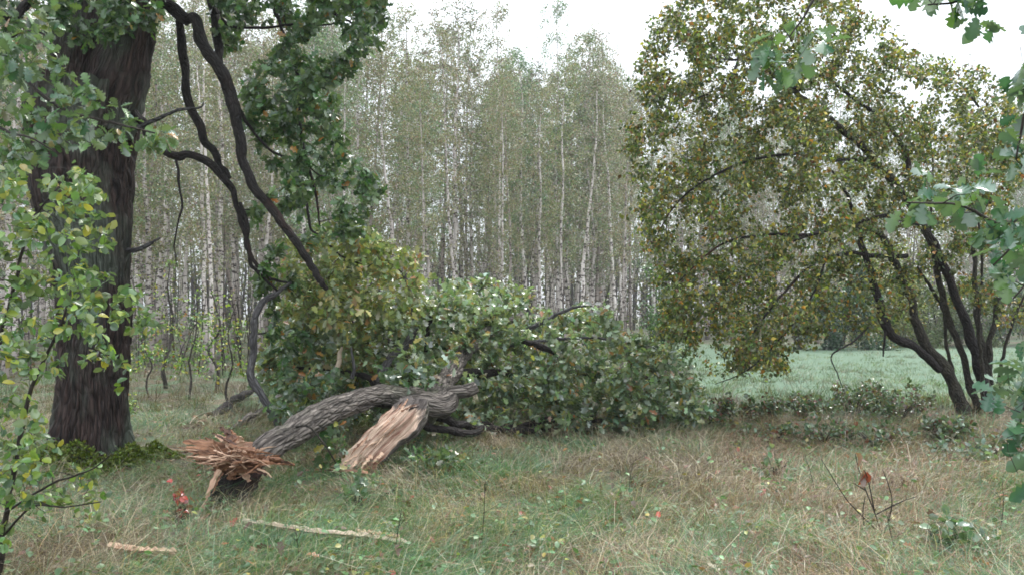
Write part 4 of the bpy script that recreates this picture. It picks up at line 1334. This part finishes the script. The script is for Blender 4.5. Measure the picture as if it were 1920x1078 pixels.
# ================================================================== FOREGROUND FOLIAGE
def spray(name, label, stems, polys, n_t, n_leaf, Y0, Y1, meshes, size, cat='branch', group=None, cluster=4, droop=-.35, mat='twig', up=.7, spread=.03, base=None, n_obj=290, stuff=None, temps=OVAL, thick=1.0, part='stem'):
    """stems: [(points (px,py,Y)), widths px]; leaves as single objects"""
    og = P(*stems[0][0][0]) if base is None else base
    o = thing(name, label, cat, og, group)
    ls = []
    for pts, w in stems:
        p = np.array([P(*a) if len(a) == 3 else np.array(a) for a in pts]); r = np.array([W(b, a[2]) / 2 for a, b in zip(pts, w)])
        ls.append((p, r))
        mb = MB(); tube(mb, p, r, 7, max(10, len(pts) * 5), .06, True, True, 20)
        obj(part, mb.mesh(part, M[mat], off=og), o)
    tg = np.vstack([sample_poly(pl, k, Y0, Y1) for pl, k in zip(polys, n_t)])
    br = grow(ls, tg, up=.08, r_base=.002, k_len=.006 * thick, r_tip=.0012, wob=.1)
    mb = MB()
    for p, r in br:
        tube(mb, p, r, 4, None, 0, False, False)
    obj('twigs', mb.mesh('twigs', M[mat], off=og), o, kind='stuff')
    p, ax = twig_leaves(br, n_leaf, spread=spread, droop=droop, cluster=cluster, tmin=.25, lmin=.03)
    fr = orient(ax, up); s = RG.uniform(size * .7, size * 1.15, len(p))
    a, b = split_near(p, s, n_obj)
    leaf_objects(o, meshes, p[a], [f[a] for f in fr], s[a], og)
    if len(b):
        mb = MB()
        add_leaves(mb, temps, p[b], [f[b] for f in fr], s[b], palette(len(b), stuff or G_SHR))
        obj('foliage', mb.mesh('foliage', M['leaf'], off=og, use_col=True), o, kind='stuff')
    return o


# young tree with yellow green oval leaves, left border
g0 = G(8, 1060)
spray('young_tree', 'young tree at the left border with round yellow green leaves', [
    ([(-10, 1120, 4.6), (6, 1000, 4.5), (30, 860, 4.4), (62, 720, 4.3), (110, 620, 4.2), (140, 520, 4.2)], [12, 10, 9, 7, 5, 3]),
    ([(-60, 900, 4.6), (-20, 720, 4.5), (20, 560, 4.4), (60, 420, 4.3), (110, 350, 4.3)], [10, 9, 7, 5, 3]),
    ([(10, 960, 4.45), (90, 910, 4.3), (170, 880, 4.2), (210, 850, 4.1)], [5, 4, 3, 2]),
    ([(0, 1010, 4.5), (60, 950, 4.3), (120, 950, 4.2), (190, 940, 4.1)], [5, 4, 3, 2])],
    [[(-30, 330), (60, 300), (190, 330), (215, 420), (190, 480), (120, 500), (60, 470), (-30, 480)], [(-30, 480), (150, 500), (180, 600), (100, 700), (-30, 760)],
     [(110, 480), (210, 500), (285, 560), (270, 640), (180, 640), (120, 600)], [(20, 860), (180, 880), (190, 960), (60, 980), (-20, 900)], [(120, 650), (200, 640), (270, 700), (200, 720)],
     [(-20, 760), (60, 740), (90, 850), (60, 960), (-20, 1040)]],
    [90, 110, 40, 26, 9, 60], 2300, 3.9, 4.9, LM_SHR, .056, cat='young tree', cluster=4, base=g0, stuff=[(4, (.10, .18, .06)), (3, (.16, .23, .05)), (2, (.06, .12, .06)), (1, (.28, .26, .05))])
# low oak bough of the old tree reaching towards the camera
spray('oak_bough', 'leafy oak bough with large bright green lobed leaves hanging before the old trunk', [
    ([(-80, 20, 5.6), (0, 90, 5.4), (60, 160, 5.2), (130, 210, 5.1), (210, 230, 5.0), (290, 250, 4.9)], [12, 10, 8, 6, 5, 3]),
    ([(0, 90, 5.4), (40, 60, 5.3), (90, 70, 5.2), (120, 130, 5.1)], [6, 5, 4, 2]),
    ([(-60, 160, 5.5), (0, 240, 5.3), (60, 260, 5.1), (110, 290, 5.0)], [8, 6, 4, 2])],
    [[(20, 40), (110, 30), (110, 120), (170, 150), (140, 200), (60, 190), (30, 130)], [(110, 160), (220, 190), (280, 200), (330, 260), (300, 290), (220, 290), (130, 260)],
     [(-20, 180), (60, 200), (130, 290), (80, 360), (-20, 360)], [(-20, 0), (30, 10), (30, 180), (-20, 200)]],
    [40, 36, 34, 20], 640, 4.7, 5.7, LM_OAK, .095, cat='bough', temps=OAK_HI, stuff=G_OAK)
# oak boughs close to the camera on the right and at the top
spray('oak_bough', 'oak bough with large wet bluish green leaves entering from the right border above the meadow', [
    ([(2060, 300, 3.0), (1960, 380, 2.95), (1880, 420, 2.9), (1800, 385, 2.85), (1700, 380, 2.8)], [11, 9, 7, 5, 3]),
    ([(1960, 380, 2.95), (1900, 460, 2.9), (1860, 500, 2.9)], [6, 4, 3]),
    ([(1980, 420, 2.95), (1930, 520, 2.9), (1900, 560, 2.9)], [6, 4, 3])],
    [[(1685, 375), (1800, 355), (1930, 330), (1930, 450), (1830, 430), (1720, 400)], [(1850, 440), (1940, 440), (1940, 560), (1885, 540)]], [20, 18], 135, 2.7, 3.2, LM_BLUE, .088, cat='bough', cluster=4, thick=.8, n_obj=290)
spray('oak_bough', 'hanging oak bough with dark leaves down the upper right border', [
    ([(2080, -40, 3.1), (1980, 80, 3.0), (1925, 200, 3.0), (1905, 300, 3.0)], [10, 8, 6, 3])],
    [[(1895, 60), (1960, 60), (1960, 360), (1895, 340), (1905, 200)]], [26], 100, 2.8, 3.2, LM_BLUE, .09, cat='bough', thick=.8)
spray('oak_bough', 'small oak spray dipping in from the top border at the right', [
    ([(1900, -160, 3.0), (1860, -60, 3.0), (1800, 0, 2.95), (1740, 10, 2.9)], [9, 7, 5, 3])],
    [[(1690, -40), (1880, -60), (1880, 20), (1800, 45), (1720, 15)]], [18], 60, 2.8, 3.1, LM_BLUE, .09, cat='bough', thick=.8)
spray('oak_bough', 'oak spray of narrow wet leaves dipping from the top border above the arching tree', [
    ([(1600, -200, 3.4), (1560, -80, 3.35), (1520, 10, 3.3), (1480, 70, 3.3)], [9, 7, 5, 3])],
    [[(1400, 70), (1490, 10), (1560, 0), (1530, 100), (1470, 130), (1410, 130)]], [12], 42, 3.2, 3.5, LM_BLUE, .10, cat='bough', thick=.8)
spray('oak_bough', 'oak bough with hanging green leaves at the lower right border', [
    ([(2060, 560, 2.8), (1980, 640, 2.75), (1930, 740, 2.7), (1900, 830, 2.7)], [9, 7, 5, 3])],
    [[(1880, 700), (1950, 680), (1950, 900), (1890, 880), (1870, 800)]], [24], 80, 2.55, 2.9, LM_BLUE, .082, cat='bough', thick=.8)

# ================================================================== LOW PLANTS AND BITS ON THE GROUND
G_BRA = [(4, (.05, .095, .045)), (2, (.08, .12, .06)), (2, (.10, .06, .04)), (1.2, (.14, .055, .04)), (.8, (.20, .20, .06))]
bl = [(1345, 775, 45, 90, 'leafy bramble at the right foot of the fallen crown'), (1425, 770, 50, 100, 'bramble clump by the meadow edge with a yellowish tint', ),
      (1510, 765, 55, 110, 'bramble clump on the meadow edge halfway to the arching stems'), (1600, 768, 60, 110, 'dense dark bramble left of the arching stems'),
      (1690, 775, 55, 120, 'bramble patch close to the left foot of the arching stems'), (1765, 800, 45, 90, 'bramble directly at the arching stems, its leaves reddish'),
      (1650, 830, 40, 110, 'low reddish bramble in front of the dark one'), (1540, 820, 40, 120, 'low sprawling bramble on the dry grass in mid right'),
      (1440, 815, 36, 100, 'low bramble with few leaves nearest the fallen crown on the dry grass'), (1895, 850, 50, 120, 'bramble at the right border under the hanging oak leaves'),
      (1800, 850, 34, 110, 'spreading plant with pale bluish leaves in front of the arching stems')]
for i_, (a, b, h, w, lb) in enumerate(bl):
    cols = [(3, (.14, .21, .15)), (2, (.10, .16, .10))] if 'bluish' in lb else G_BRA
    bush(a + RG.uniform(-8, 8), b + 12 + RG.uniform(-6, 8), h * RG.uniform(.55, 1.15), w * RG.uniform(.8, 1.5), 700 if b < 805 else 260, cols, lb, .065, 'leaf', OVAL, 'brambles at the meadow edge' if 0 else None, 'bramble', 'bramble')
bush(230, 800, 60, 90, 260, G_SHR, 'small leafy seedling plant right of the mossy oak foot', .05, 'leaf', OVAL, None, 'seedling', 'plant')
bush(672, 955, 34, 50, 40, [(1, (.06, .12, .05))], 'small oak seedling in green grass below the split slab', .09, 'leaf', OAK_LO, None, 'seedling', 'plant')
bush(1770, 1035, 50, 100, 90, [(1, (.07, .14, .07)), (1, (.10, .17, .10))], 'low green leafed plant near the bottom right corner', .07, 'leaf', OVAL, None, 'seedling', 'plant')
bush(1450, 900, 40, 90, 40, [(1, (.09, .16, .08)), (1, (.16, .20, .14))], 'sparse pale leafed bramble runner on the grass right of centre', .07, 'leaf', OVAL, None, 'bramble', 'bramble')
bush(335, 985, 45, 50, 60, [(1, (.36, .06, .05)), (1, (.25, .05, .04))], 'little plant with crimson leaves below the propped sliver', .05, 'leaf', OVAL, None, 'seedling', 'plant')

# bare shoots with curled red leaves, right foreground
g = G(1650, 1010)
RS = thing('red_leaved_shoot', 'thin branching shoot with two curled red brown leaves in the right foreground', 'plant', g)
Yr = float(g[1])
mb = MB()
for pts in ([(1658, 1015), (1640, 960), (1622, 915), (1608, 870), (1604, 850)], [(1640, 960), (1628, 900), (1620, 880)], [(1650, 1000), (1600, 950), (1580, 925), (1540, 860)], [(1655, 1010), (1672, 950), (1668, 915), (1655, 880)],
            [(1622, 1000), (1618, 960), (1622, 930)], [(1640, 965), (1690, 940), (1720, 930)], [(1625, 920), (1600, 905)]):
    tube(mb, [P(a, b, Yr + RG.normal(0, .03)) for a, b in pts], [.0055, .0025], 5, 14)
obj('stem', mb.mesh('stem', M['twig'], off=g), RS)
mbs = make_leaf_meshes('leaf', [leaf_template([(0, .02), (.25, .27), (.55, .34), (.85, .19), (1, .0)], .9, .9), leaf_template([(0, .02), (.25, .2), (.55, .3), (.85, .19), (1, .0)], -.6, .8)], [(.25, .05, .035), (.20, .045, .03)], M['leaf'])
pp = np.array([P(1604, 848, Yr), P(1610, 850, Yr), P(1620, 880, Yr), P(1626, 884, Yr), P(1618, 888, Yr)])
leaf_objects(RS, mbs, pp, orient(np.array([[.5, -.2, -.6], [.2, .1, -1], [.3, -.3, -1], [-.3, -.2, -1], [.2, .4, -.8]]), .1), np.array([.09, .07, .11, .10, .08]), g)

# dry stalks standing in the grass
for k, (a, b, t, ln) in enumerate([(1530, 935, 850, -22), (900, 1030, 900, 10), (740, 1050, 950, 14), (560, 1060, 990, -6), (1180, 940, 860, 8), (1690, 1060, 950, -30), (1870, 1010, 900, 10)]):
    g = G(a, b)
    mb = MB()
    c = P(a + ln, t, float(g[1]))
    tube(mb, [g - np.array([0, 0, .03]), (g + c) / 2 + RG.normal(0, .01, 3), c], [.0035, .003, .0015], 5, 12)
    for _ in range(5):
        u = RG.uniform(.4, .95); q_ = g * (1 - u) + c * u
        tube(mb, [q_, q_ + np.array([RG.normal(0, .05), RG.normal(0, .03), .07])], [.0015, .0008], 4, 3)
    lbs = ['dark bent stalk above the grass right of centre', 'thin dry stalk left of centre in the green grass', 'thin stalk rising behind the long wood sliver', 'short dry stalk left of the wood sliver',
           'dry stalk in the tan grass below the fallen crown', 'slanting dry stalk right of the red leaved shoot', 'thin dry stalk near the lower right border']
    o = obj('dry_stalk', mb.mesh('dry_stalk', M['twig'], off=g), None, Vector(g), label=lbs[k], category='stalk')

# loose wood
def loose(name, label, cat, pts, w, mat, flat=.4):
    g = G(*pts[0])
    P3 = [G(a, b, .035) for a, b in pts]
    r = [W(x, q[1]) / 2 for x, q in zip(w, P3)]
    mb = MB(); tube(mb, P3, r, 8, 30, .3, True, True, 18)
    obj(name, mb.mesh(name, M[mat], off=g), None, Vector(g), label=label, category=cat)


def loose_sliver(label, pts, w, mat='wood_grey'):
    g = G(*pts[0])
    Q = [G(a, b, .10) for a, b in pts]
    n = len(Q); m = 26
    c = catmull(Q, m); wd = np.interp(np.linspace(0, 1, m), np.linspace(0, 1, n), [W(x, q[1]) for x, q in zip(w, Q)])
    tan, _, _ = frames(c)
    V = []; BC = []
    for i in range(m):
        s_ = np.cross(tan[i], (0, 0, 1)); s_ /= np.linalg.norm(s_)
        j = 1 + .35 * math.sin(i * 1.9) * math.cos(i * .7)
        for sx, sz in ((-1, -.012), (-.6, .014), (.1, .022), (1, .006), (.3, -.02)):
            V.append(c[i] + s_ * sx * wd[i] * .9 * j + np.array([0, 0, sz * (1 + .4 * math.sin(i * 2.7))])); BC.append((sx * wd[i], sz, i * .05))
    q = [(k * 5 + a, k * 5 + (a + 1) % 5, k * 5 + 5 + (a + 1) % 5, k * 5 + 5 + a) for k in range(m - 1) for a in range(5)]
    mb = MB(); mb.add(np.array(V), q, None, np.array(BC))
    obj('wood_sliver', mb.mesh('wood_sliver', M[mat], smooth=False, off=g), None, Vector(g), label=label, category='wood sliver')


loose_sliver('long pale wood sliver lying in the grass below the log', [(455, 1003), (530, 1014), (600, 1026), (680, 1032), (765, 1046)], [3, 9, 12, 13, 5], 'wood_grey')
loose_sliver('short pinkish wood sliver at the lower left edge of the grass', [(205, 1052), (250, 1060), (330, 1064)], [8, 12, 3], 'wood_pale')
loose_sliver('short pale sliver at the right end of the long one', [(670, 1026), (720, 1030), (750, 1036)], [4, 8, 3], 'wood_pale')
loose('stick', 'short dark stick in the grass in front of the split slab', 'stick', [(712, 938), (730, 928), (747, 920)], [5, 8, 4], 'bark_dark')
# snapped log behind the torn end
g = G(380, 802)
SN = thing('snapped_log', 'dark snapped log with pale end between old oak and torn orange end', 'log', g)
p = [G(392, 790, .06), G(415, 778, .10), G(440, 766, .14), G(475, 745, .16)]
mb = MB(); tube(mb, p, [.055, .07, .07, .05], 14, 40, .15, True, True, 12)
obj('bark', mb.mesh('bark', M['bark_dark'], off=g), SN)
for k in range(9):
    c = G(394 + RG.normal(0, 2), 789, .07 + RG.normal(0, .02))
    e = G(362 + RG.uniform(-8, 14), 803 + RG.normal(0, 3), .04 + RG.uniform(-.02, .05))
    shard(c, e, .05, .008, .02, 'wood_grey', parent=SN, og=g)
loose('mossy_branch', 'mossy grey green branch lying just behind the torn end', 'fallen branch', [(430, 812), (455, 796), (482, 783), (512, 778)], [10, 20, 18, 14], 'bark_log')

# ================================================================== ADDED HAZE
mb = MB()
hx, hy0, hy1, hz0, hz1 = 430.0, -12.0, 930.0, -1.5, 26.0
hv = np.array([(x, y, z) for z in (hz0, hz1) for y in (hy0, hy1) for x in (-hx, hx)], float)
mb.add(hv, [(0, 2, 3, 1), (4, 5, 7, 6), (0, 1, 5, 4), (2, 6, 7, 3), (0, 4, 6, 2), (1, 3, 7, 5)])
hm_ = bpy.data.materials.new('added haze'); hm_.use_nodes = True  # thin scatter added to imitate sky glare over the far trees
hm_.node_tree.nodes.clear()
vo_ = hm_.node_tree.nodes.new('ShaderNodeVolumePrincipled')
vo_.inputs['Color'].default_value = (.86, .88, .95, 1)
vo_.inputs['Density'].default_value = .0009
vo_.inputs['Anisotropy'].default_value = .3
mo_ = hm_.node_tree.nodes.new('ShaderNodeOutputMaterial')
hm_.node_tree.links.new(vo_.outputs[0], mo_.inputs['Volume'])
obj('haze', mb.mesh('haze', hm_, False), kind='stuff', label='thin haze added to veil the far birches like sky glare', category='haze')

# ================================================================== GRASS
def grass(name, n, Yr_, xr, L, wd, label, colf, bend=(.9, 2.1), mask=None, tuft=24, yp=1.0, seg=3):
    nt = max(1, n // tuft); RGs = RG
    u = RG.random(nt)
    ty = 1 / ((1 - u) / Yr_[0] + u / Yr_[1]) if yp else RG.uniform(*Yr_, nt)
    tx = RG.uniform(-1, 1, nt) * (xr * ty + .8)
    if mask is not None:
        k = mask(tx, ty); tx, ty = tx[k], ty[k]; nt = len(tx)
    ts = np.exp(RG.normal(0, .42, nt))
    x = np.repeat(tx, tuft) + RG.normal(0, .05, nt * tuft) * np.repeat(ts, tuft) * (1 + np.repeat(ty, tuft) * .05)
    y = np.repeat(ty, tuft) + RG.normal(0, .05, nt * tuft) * np.repeat(ts, tuft) * (1 + np.repeat(ty, tuft) * .05)
    N = len(x)
    z = hgt(x, y) - .01
    # wind-laid direction field + tuft's own spread
    fa = 1.5 * np.sin(x * .9 + 1.3 * np.sin(y * .8)) + 1.2 * np.cos(y * 1.3 + x * .4) + RG.normal(0, .6, N) + np.repeat(RG.normal(0, 1.1, nt), tuft)
    ln = RG.uniform(L[0], L[1], N) * np.repeat(ts, tuft) ** .5
    gx = CX + F_PX * x / y
    ln = ln * np.where(np.hypot(x + 4.65, y - 8.9) < 1.15, .35, 1.0)        # short among the moss at the oak's foot
    ln = ln * np.where((gx > 570) & (gx < 740) & (y > 6.9) & (y < 8.1), .45, 1.0)
    bd = RG.uniform(bend[0], bend[1], N)
    w = wd * RG.uniform(.6, 1.3, N)
    st0 = RG.uniform(.2, 1.2, N)
    col = colf(x, y, N, np.repeat(RG.random(nt), tuft))
    d = np.stack([np.cos(fa), np.sin(fa), np.zeros(N)], 1)
    sv = np.stack([-np.sin(fa), np.cos(fa), np.zeros(N)], 1)
    tw = RG.uniform(-1.2, 1.2, N)
    c = np.stack([x, y, z], 1)
    rows = []
    ang = st0.copy()
    cur = c.copy()
    for k in range(seg + 1):
        wk = w * (1 - k / seg) * (1 if k else .8)
        zz = np.stack([np.zeros(N), np.zeros(N), np.ones(N)], 1)
        sd = sv * np.cos(tw)[:, None] + (zz * np.sin(ang)[:, None] * -1 + d * np.cos(ang)[:, None]) * np.sin(tw)[:, None] * .8
        if k < seg:
            rows.append(cur - sd * wk[:, None] / 2); rows.append(cur + sd * wk[:, None] / 2)
        else:
            rows.append(cur)
        step = (ln / seg)[:, None]
        cur = cur + step * (d * np.sin(ang)[:, None] + zz * np.cos(ang)[:, None])
        cur[:, 2] = np.maximum(cur[:, 2], hgt(cur[:, 0], cur[:, 1]) + .012)
        ang = ang + bd / seg * 1.3
    V = np.stack(rows, 1)                                     # N, 2*seg+1, 3
    nvv = 2 * seg + 1
    base = (np.arange(N) * nvv)[:, None]
    q = np.concatenate([base + np.array([[2 * k, 2 * k + 1, 2 * k + 3, 2 * k + 2]]) for k in range(seg - 1)]) if seg > 1 else np.zeros((0, 4), int)
    t = base + np.array([[2 * seg - 2, 2 * seg - 1, 2 * seg]])
    mb = MB(); mb.add(V.reshape(-1, 3), q, t, None, np.repeat(col, nvv, 0))
    obj(name, mb.mesh(name, M['grass'], use_col=True), kind='stuff', label=label, category='grass')


DRY = np.array([(.24, .20, .13), (.15, .115, .075), (.34, .30, .22), (.095, .062, .044), (.18, .14, .095)])
GRN = np.array([(.07, .15, .06), (.10, .205, .08), (.06, .14, .08), (.13, .20, .07), (.10, .19, .12)])


def pat(x, y):
    return np.sin(1.7 * x + 1.1 * np.sin(1.3 * y)) * np.cos(1.9 * y + .8 * np.sin(.9 * x)) + .6 * np.sin(3.9 * x - 2.2 * y + 1)


def col_front(x, y, N, tr):
    px = CX + F_PX * x / y; py = HOR + CAM_H * F_PX / y
    g = .43 + .36 * pat(x, y)
    g = g + .25 * np.exp(-((px - 650) / 220) ** 2 - ((py - 940) / 90) ** 2) + .18 * (py > 980) - .28 * np.exp(-((px - 1150) / 260) ** 2 - ((py - 860) / 60) ** 2)
    g = g - .15 * (px > 1350) * (py < 960) - .12 * (px < 400)
    isg = (tr * .85 + RG.random(N) * .15) < g
    c = np.where(isg[:, None], GRN[RG.integers(0, 5, N)], DRY[RG.integers(0, 5, N)])
    red = (px > 1350) & (RG.random(N) < .22)
    c[red] = (.24, .13, .09)
    return np.clip(c * np.exp(RG.normal(0, .22, (N, 1))), .01, .8)


def col_mead(x, y, N, tr):
    c = np.array([(.09, .145, .078), (.13, .19, .108), (.06, .10, .055), (.18, .215, .145)])[RG.integers(0, 4, N)] * (1 + .42 * np.sin(x * 1.1 + np.sin(y * .7) * 2) * np.sin(y * .9))[:, None]
    d = RG.random(N) < .12 + .2 * (y > 34)
    c[d] = (.22, .19, .12)
    return np.clip(c * np.exp(RG.normal(0, .15, (N, 1))), .01, .8)


def not_meadow(x, y):
    return meadow_mask(x, y) < .5


grass('grass', 85000, (3.9, 7.2), .70, (.16, .44), .0048, 'long matted dry and green grass in the foreground', col_front)
grass('grass', 68000, (7.2, 12.5), .68, (.16, .42), .007, 'matted tan and green grass around the fallen log', col_front, mask=not_meadow)
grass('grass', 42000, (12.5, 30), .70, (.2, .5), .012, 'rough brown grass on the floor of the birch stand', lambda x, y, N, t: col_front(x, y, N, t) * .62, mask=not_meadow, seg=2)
grass('meadow_grass', 110000, (13, 44), .75, (.08, .22), .014, 'short pale green grass of the open meadow', col_mead, bend=(.3, 1.2), mask=lambda x, y: meadow_mask(x, y) > .3, seg=2)

def col_straw(x, y, N, t):
    c = np.array([(.52, .45, .32), (.44, .35, .22), (.36, .24, .15), (.50, .46, .36)])[RG.integers(0, 4, N)]
    return np.clip(c * np.exp(RG.normal(0, .2, (N, 1))), .01, .8)


grass('dry_straw', 15000, (3.9, 13), .70, (.25, .55), .0036, 'long bleached straws lying over the grass', col_straw, bend=(.8, 2.2), tuft=7, mask=not_meadow)

grass('meadow_weeds', 5200, (12.6, 26), .75, (.22, .5), .012, 'taller dark weeds standing in the near part of the meadow', lambda x, y, N, t: np.clip(np.array([(.07, .12, .06), (.12, .10, .06), (.05, .09, .05)])[RG.integers(0, 3, N)], 0, 1), bend=(.1, .8), tuft=12, mask=lambda x, y: meadow_mask(x, y) > .3)

# fallen leaves on and in the grass
mb = MB()
N = 2200
y = 1 / RG.uniform(1 / 14, 1 / 4.2, N); x = RG.uniform(-1, 1, N) * .68 * y
p = np.stack([x, y, hgt(x, y) + RG.uniform(.02, .13, N)], 1)
a_ = RG.normal(0, 1, (N, 3)); a_[:, 2] *= .4
add_leaves(mb, OAK_LO, p, orient(a_, 1.6), RG.uniform(.035, .085, N), palette(N, [(3, (.17, .085, .05)), (.8, (.32, .13, .05)), (7, (.11, .068, .048)), (.6, (.36, .31, .26)), (.8, (.26, .24, .08)), (.4, (.30, .06, .05))]))
obj('leaf_litter', mb.mesh('leaf_litter', M['grass'], use_col=True), kind='stuff', label='fallen brown, orange and red leaves scattered in the grass', category='leaf litter')
# small herbs among the grass
mb = MB()
N = 520
y = 1 / RG.uniform(1 / 13, 1 / 4.2, N); x = RG.uniform(-1, 1, N) * .68 * y
k = RG.integers(4, 9, N)
x = np.repeat(x, k) + RG.normal(0, .05, k.sum()); y = np.repeat(y, k) + RG.normal(0, .05, k.sum())
p = np.stack([x, y, hgt(x, y) + RG.uniform(.06, .2, len(x))], 1)
a_ = RG.normal(0, 1, (len(x), 3)); a_[:, 2] *= .3
add_leaves(mb, OVAL, p, orient(a_, 1.2), RG.uniform(.025, .055, len(x)), palette(len(x), [(3, (.10, .18, .08)), (2, (.14, .22, .12)), (1, (.07, .12, .06)), (.5, (.3, .28, .08))]))
obj('herbs', mb.mesh('herbs', M['grass'], use_col=True), kind='stuff', label='small broad leafed herbs growing through the grass', category='herbs')
